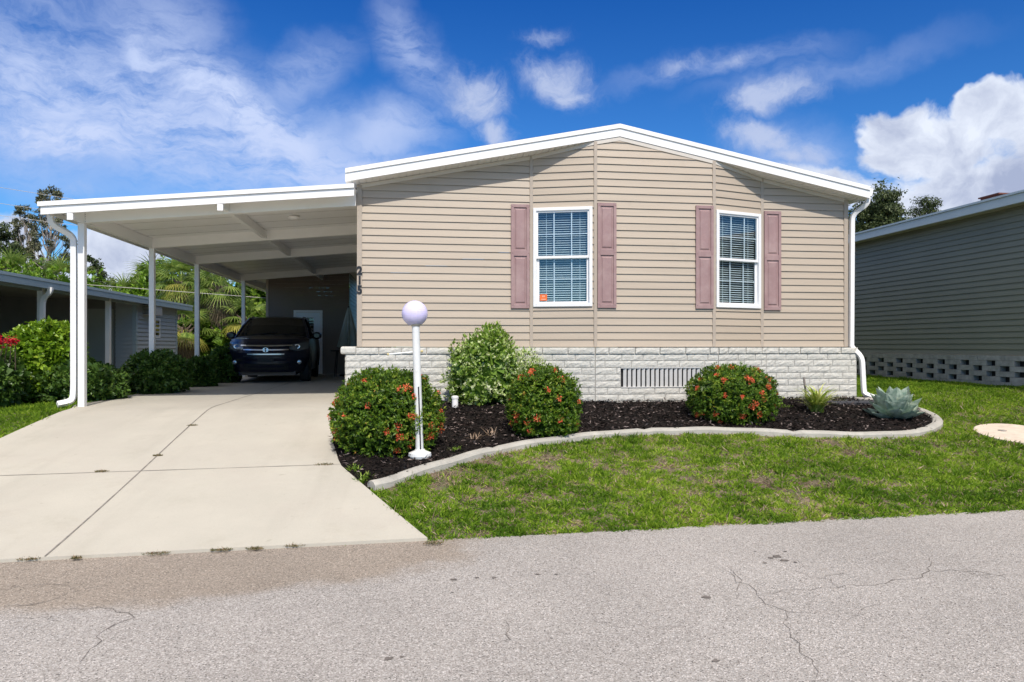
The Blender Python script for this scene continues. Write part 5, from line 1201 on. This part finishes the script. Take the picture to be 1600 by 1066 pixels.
tree('slender_tree', 78, 293, 0, 40, 62, M['dusty'], 'tallest thin airy tree behind the left bungalow, just left of the carport gutter', 70, 9000, (.08, .16), group=TT, bark='palebark', crown0=.42, seed=1, csz=.105, tr=.13)
tree('slender_tree', 38, 322, 0, 41, 50, M['dusty'], 'thin airy tree, second tallest behind the left bungalow', 60, 7000, (.08, .16), group=TT, bark='palebark', crown0=.4, seed=2, csz=.11, tr=.11)
tree('slender_tree', 2, 345, 0, 39, 60, M['treeleaf'], 'dark tree cut by the left photo edge', 18, 7000, (.12, .22), group=TT, crown0=.3, seed=3, csz=.25)
tree('slender_tree', 147, 400, 0, 38, 30, M['treeleaf'], 'small dark pointed tree seen between the bungalow roof and the carport post', 16, 4000, (.10, .18), group=TT, crown0=.35, seed=4, csz=.3, tr=.08)
tree('oak_tree', 1380, 299, 0, 42, 105, M['treeleaf'], 'broad dark oak showing above the roof gap on the right', 44, 30000, (.13, .24), crown0=.35, seed=5, csz=.22, tr=.28, group='trees beyond the right house')
tree('oak_tree', 1447, 305, 0, 46, 52, M['treeleaf'], 'smaller sparse tree right of the broad oak above the green house roof', 26, 11000, (.11, .20), crown0=.4, seed=6, csz=.24, tr=.18, group='trees beyond the right house')
tree('oak_tree', 1330, 335, 0, 44, 60, M['treeleaf'], 'low dark tree half hidden by the right end of the tan house', 18, 9000, (.12, .22), crown0=.35, seed=16, csz=.3, tr=.18, group='trees beyond the right house')
JG = 'dense green growth behind the lots'
def thicket(u, vt, Y, wpx, m, label, seed, nleaf=9000, lsize=(.12, .24), lump=.4):
    top = pY(u, vt, Y); zg = float(G(top.x, Y)); zc = Y/(math.cos(YAW)-(u-800)/F*math.sin(YAW)); rx_ = wpx/2/F*zc; H = top.z-zg; hz = H/1.7
    shrub('thicket_tree', (top.x, Y, top.z-hz*1.0), (rx_, rx_*.8, hz), nleaf, lsize, m, label, 'tree', JG, 2.3, lump, 2.4, .45, .2, -.7, seed=seed, asp=.5)
thicket(30, 412, 33, 130, M['jungle'], 'leafy green mass above the bungalow roof at the left edge', 21)
thicket(120, 432, 31, 120, M['jungle'], 'rounded bright green crown behind the front carport post', 22)
thicket(205, 452, 30, 110, M['jungle'], 'low green crown between the first two carport posts', 23)
thicket(225, 432, 36, 70, M['jungle'], 'leafy crown rising just left of the second carport post', 24)
thicket(262, 415, 31, 95, M['jungle'], 'green crown behind the fan palms right of the second post', 25)
thicket(340, 440, 31, 120, M['jungle'], 'tangled green crown between the third and fourth posts', 26)
thicket(405, 425, 29, 90, M['jungle'], 'bright green crown left of the shed wall', 27)
thicket(455, 430, 32, 110, M['jungle'], 'green crown hidden behind the shed', 28, 5000)
thicket(300, 500, 27, 90, M['jungle'], 'low leafy growth behind the third carport post', 29, 6000, (.1, .2))
thicket(390, 505, 26.5, 100, M['jungle'], 'low leafy growth left of the parked car roof', 30, 7000, (.1, .2))
thicket(560, 420, 33, 120, M['jungle'], 'green growth glimpsed at the tan home corner past the shed', 31, 5000)
thicket(-90, 405, 34, 170, M['jungle'], 'green mass left of the bungalow roof', 32, 5000)
# fan palms
M['frond'] = leaf_mat('palm_frond', [(0, (.07, .13, .025)), (.5, (.19, .28, .05)), (1, (.38, .45, .12))], .4, .3)
M['deadfrond'] = leaf_mat('dead_frond', [(0, (.16, .12, .08)), (1, (.38, .30, .2))], .8, .1)
M['yfrond'] = leaf_mat('yellow_frond', [(0, (.30, .30, .05)), (1, (.50, .46, .10))], .5, .3)
def palm(u, vcrown, Y, label, seed, nf=26, rad=1.2, dead=10, yel=0):
    rr = random.Random(seed); c = pY(u, vcrown, Y); zg = float(G(c.x, Y)); root = empty('fan_palm', (c.x, Y, zg), label, 'palm', 'fan palms behind the carport'); mb = MB()
    limb(mb, Vector((c.x+rr.uniform(-.2, .2), Y, zg)), c, .19, .15, rr, 6, .02)
    for q in range(26): a_ = q*2.4; z = zg+(c.z-zg)*(.35+.65*q/26); mb.tube([(c.x+.12*math.cos(a_), Y+.12*math.sin(a_), z), (c.x+.32*math.cos(a_), Y+.32*math.sin(a_), z+.22)], [.05, .02], 5)
    mb.build('trunk', M['wood'], root)
    def fan(a_, e, pl, fl, m, nm, droop, wid=.05):
        h = Vector((math.cos(a_), math.sin(a_), 0)); p0 = c; p1 = c+(h*math.cos(e)+Vector((0, 0, math.sin(e))))*pl; ax = (p1-p0).normalized(); sd = Vector((-math.sin(a_), math.cos(a_), 0)); nrm = sd.cross(ax)
        VV = []; FF = []; o_ = 0; n = 20
        for k in range(n):
            th = (k/(n-1)-.5)*3.6; d = ax*math.cos(th)+sd*math.sin(th); L_ = fl*(.75+.25*math.cos(th))*rr.uniform(.9, 1.05); pos = p1.copy(); s2 = nrm.cross(d).normalized()
            for j in range(4):
                t = j/3; w = wid*(.5+t*1.2 if t < .4 else 1.0*(1-t)+.08)*.5; VV += [pos-s2*w, pos+s2*w]; d = (d+Vector((0, 0, -droop*.38))).normalized(); pos = pos+d*L_/3
            FF += [(o_+2*j, o_+2*j+1, o_+2*j+3, o_+2*j+2) for j in range(3)]; o_ += 8
        VV += [p0+sd*.015, p0-sd*.015, p1-sd*.01, p1+sd*.01]; FF.append((o_, o_+1, o_+2, o_+3))
        np_mesh(nm, np.array([tuple(v) for v in VV]), np.array(FF), m, rnd=np.clip(rng.normal(.5, .22, len(FF)), 0, 1), parent=root)
    for q in range(nf): e = 1.35-2.0*(q/nf); fan(q*2.399, e, rad*.55*rr.uniform(.8, 1.1), rad*.75, M['frond'], 'frond', .7)
    for q in range(yel): fan(rr.uniform(3.6, 5.8), rr.uniform(-.6, 0), rad*.5, rad*.7, M['yfrond'], 'frond', .8)
    for q in range(dead): fan(q*2.399+1, -1.15-.25*rr.random(), rad*.45, rad*.8, M['deadfrond'], 'dead_frond', 1.0, .07)
palm(283, 440, 27.5, 'fan palm right of the second carport post', 1, yel=2)
palm(345, 447, 26.5, 'fan palm with a brown skirt of dead fronds between the third and fourth posts', 2, dead=16)
palm(318, 430, 29, 'fan palm just behind the third carport post', 3)
palm(288, 512, 25.6, 'low yellowing fan palm next to the bungalow end wall', 4, nf=12, rad=1.1, dead=8, yel=5)
palm(385, 500, 26, 'short fan palm with yellow fronds left of the car', 5, nf=12, rad=1.0, dead=5, yel=4)
palm(98, 438, 34, 'spiky fan palm above the bungalow roof left of the front post', 6)
palm(20, 428, 34, 'fan palm above the bungalow roof near the left edge', 7)
palm(196, 464, 31, 'small fan palm above the bungalow roof between the first two posts', 8, rad=1.0)
palm(240, 440, 33, 'fan palm directly behind the second carport post', 9)
# utility wires, strung between two poles outside the view
M['wire'] = mat('wire', (.45, .42, .38), .6, .1, 5)
def wire(pa, pb, sag, label):
    mb = MB(); pts = []
    for k in range(41):
        t = k/40; p = pa.lerp(pb, t); p.z -= sag*4*t*(1-t); pts.append(p)
    mb.tube(pts, .009, 5); tag(mb.build('utility_wire', M['wire']), label, 'wire', 'overhead wires left of the carport')
wy = 32
def ext(u0, v0, u1, v1, Y, l, r_):
    a_, b_ = pY(u0, v0, Y), pY(u1, v1, Y); return a_+(a_-b_)*l, b_+(b_-a_)*r_
a_, b_ = ext(0, 293, 62, 303, wy, 4, 6); wire(a_, b_, .0, 'highest overhead wire at the left photo edge')
a_, b_ = ext(0, 318, 62, 327, wy, 4, 5); wire(a_, b_, .0, 'second overhead wire at the left photo edge')
a_, b_ = ext(0, 337, 62, 345, wy, 4, 4); wire(a_, b_, .0, 'third overhead wire at the left photo edge')
a_, b_ = ext(150, 446, 418, 466, 24.6, .5, 1); wire(a_, b_, .0, 'lowest wire crossing the palms behind the carport posts')
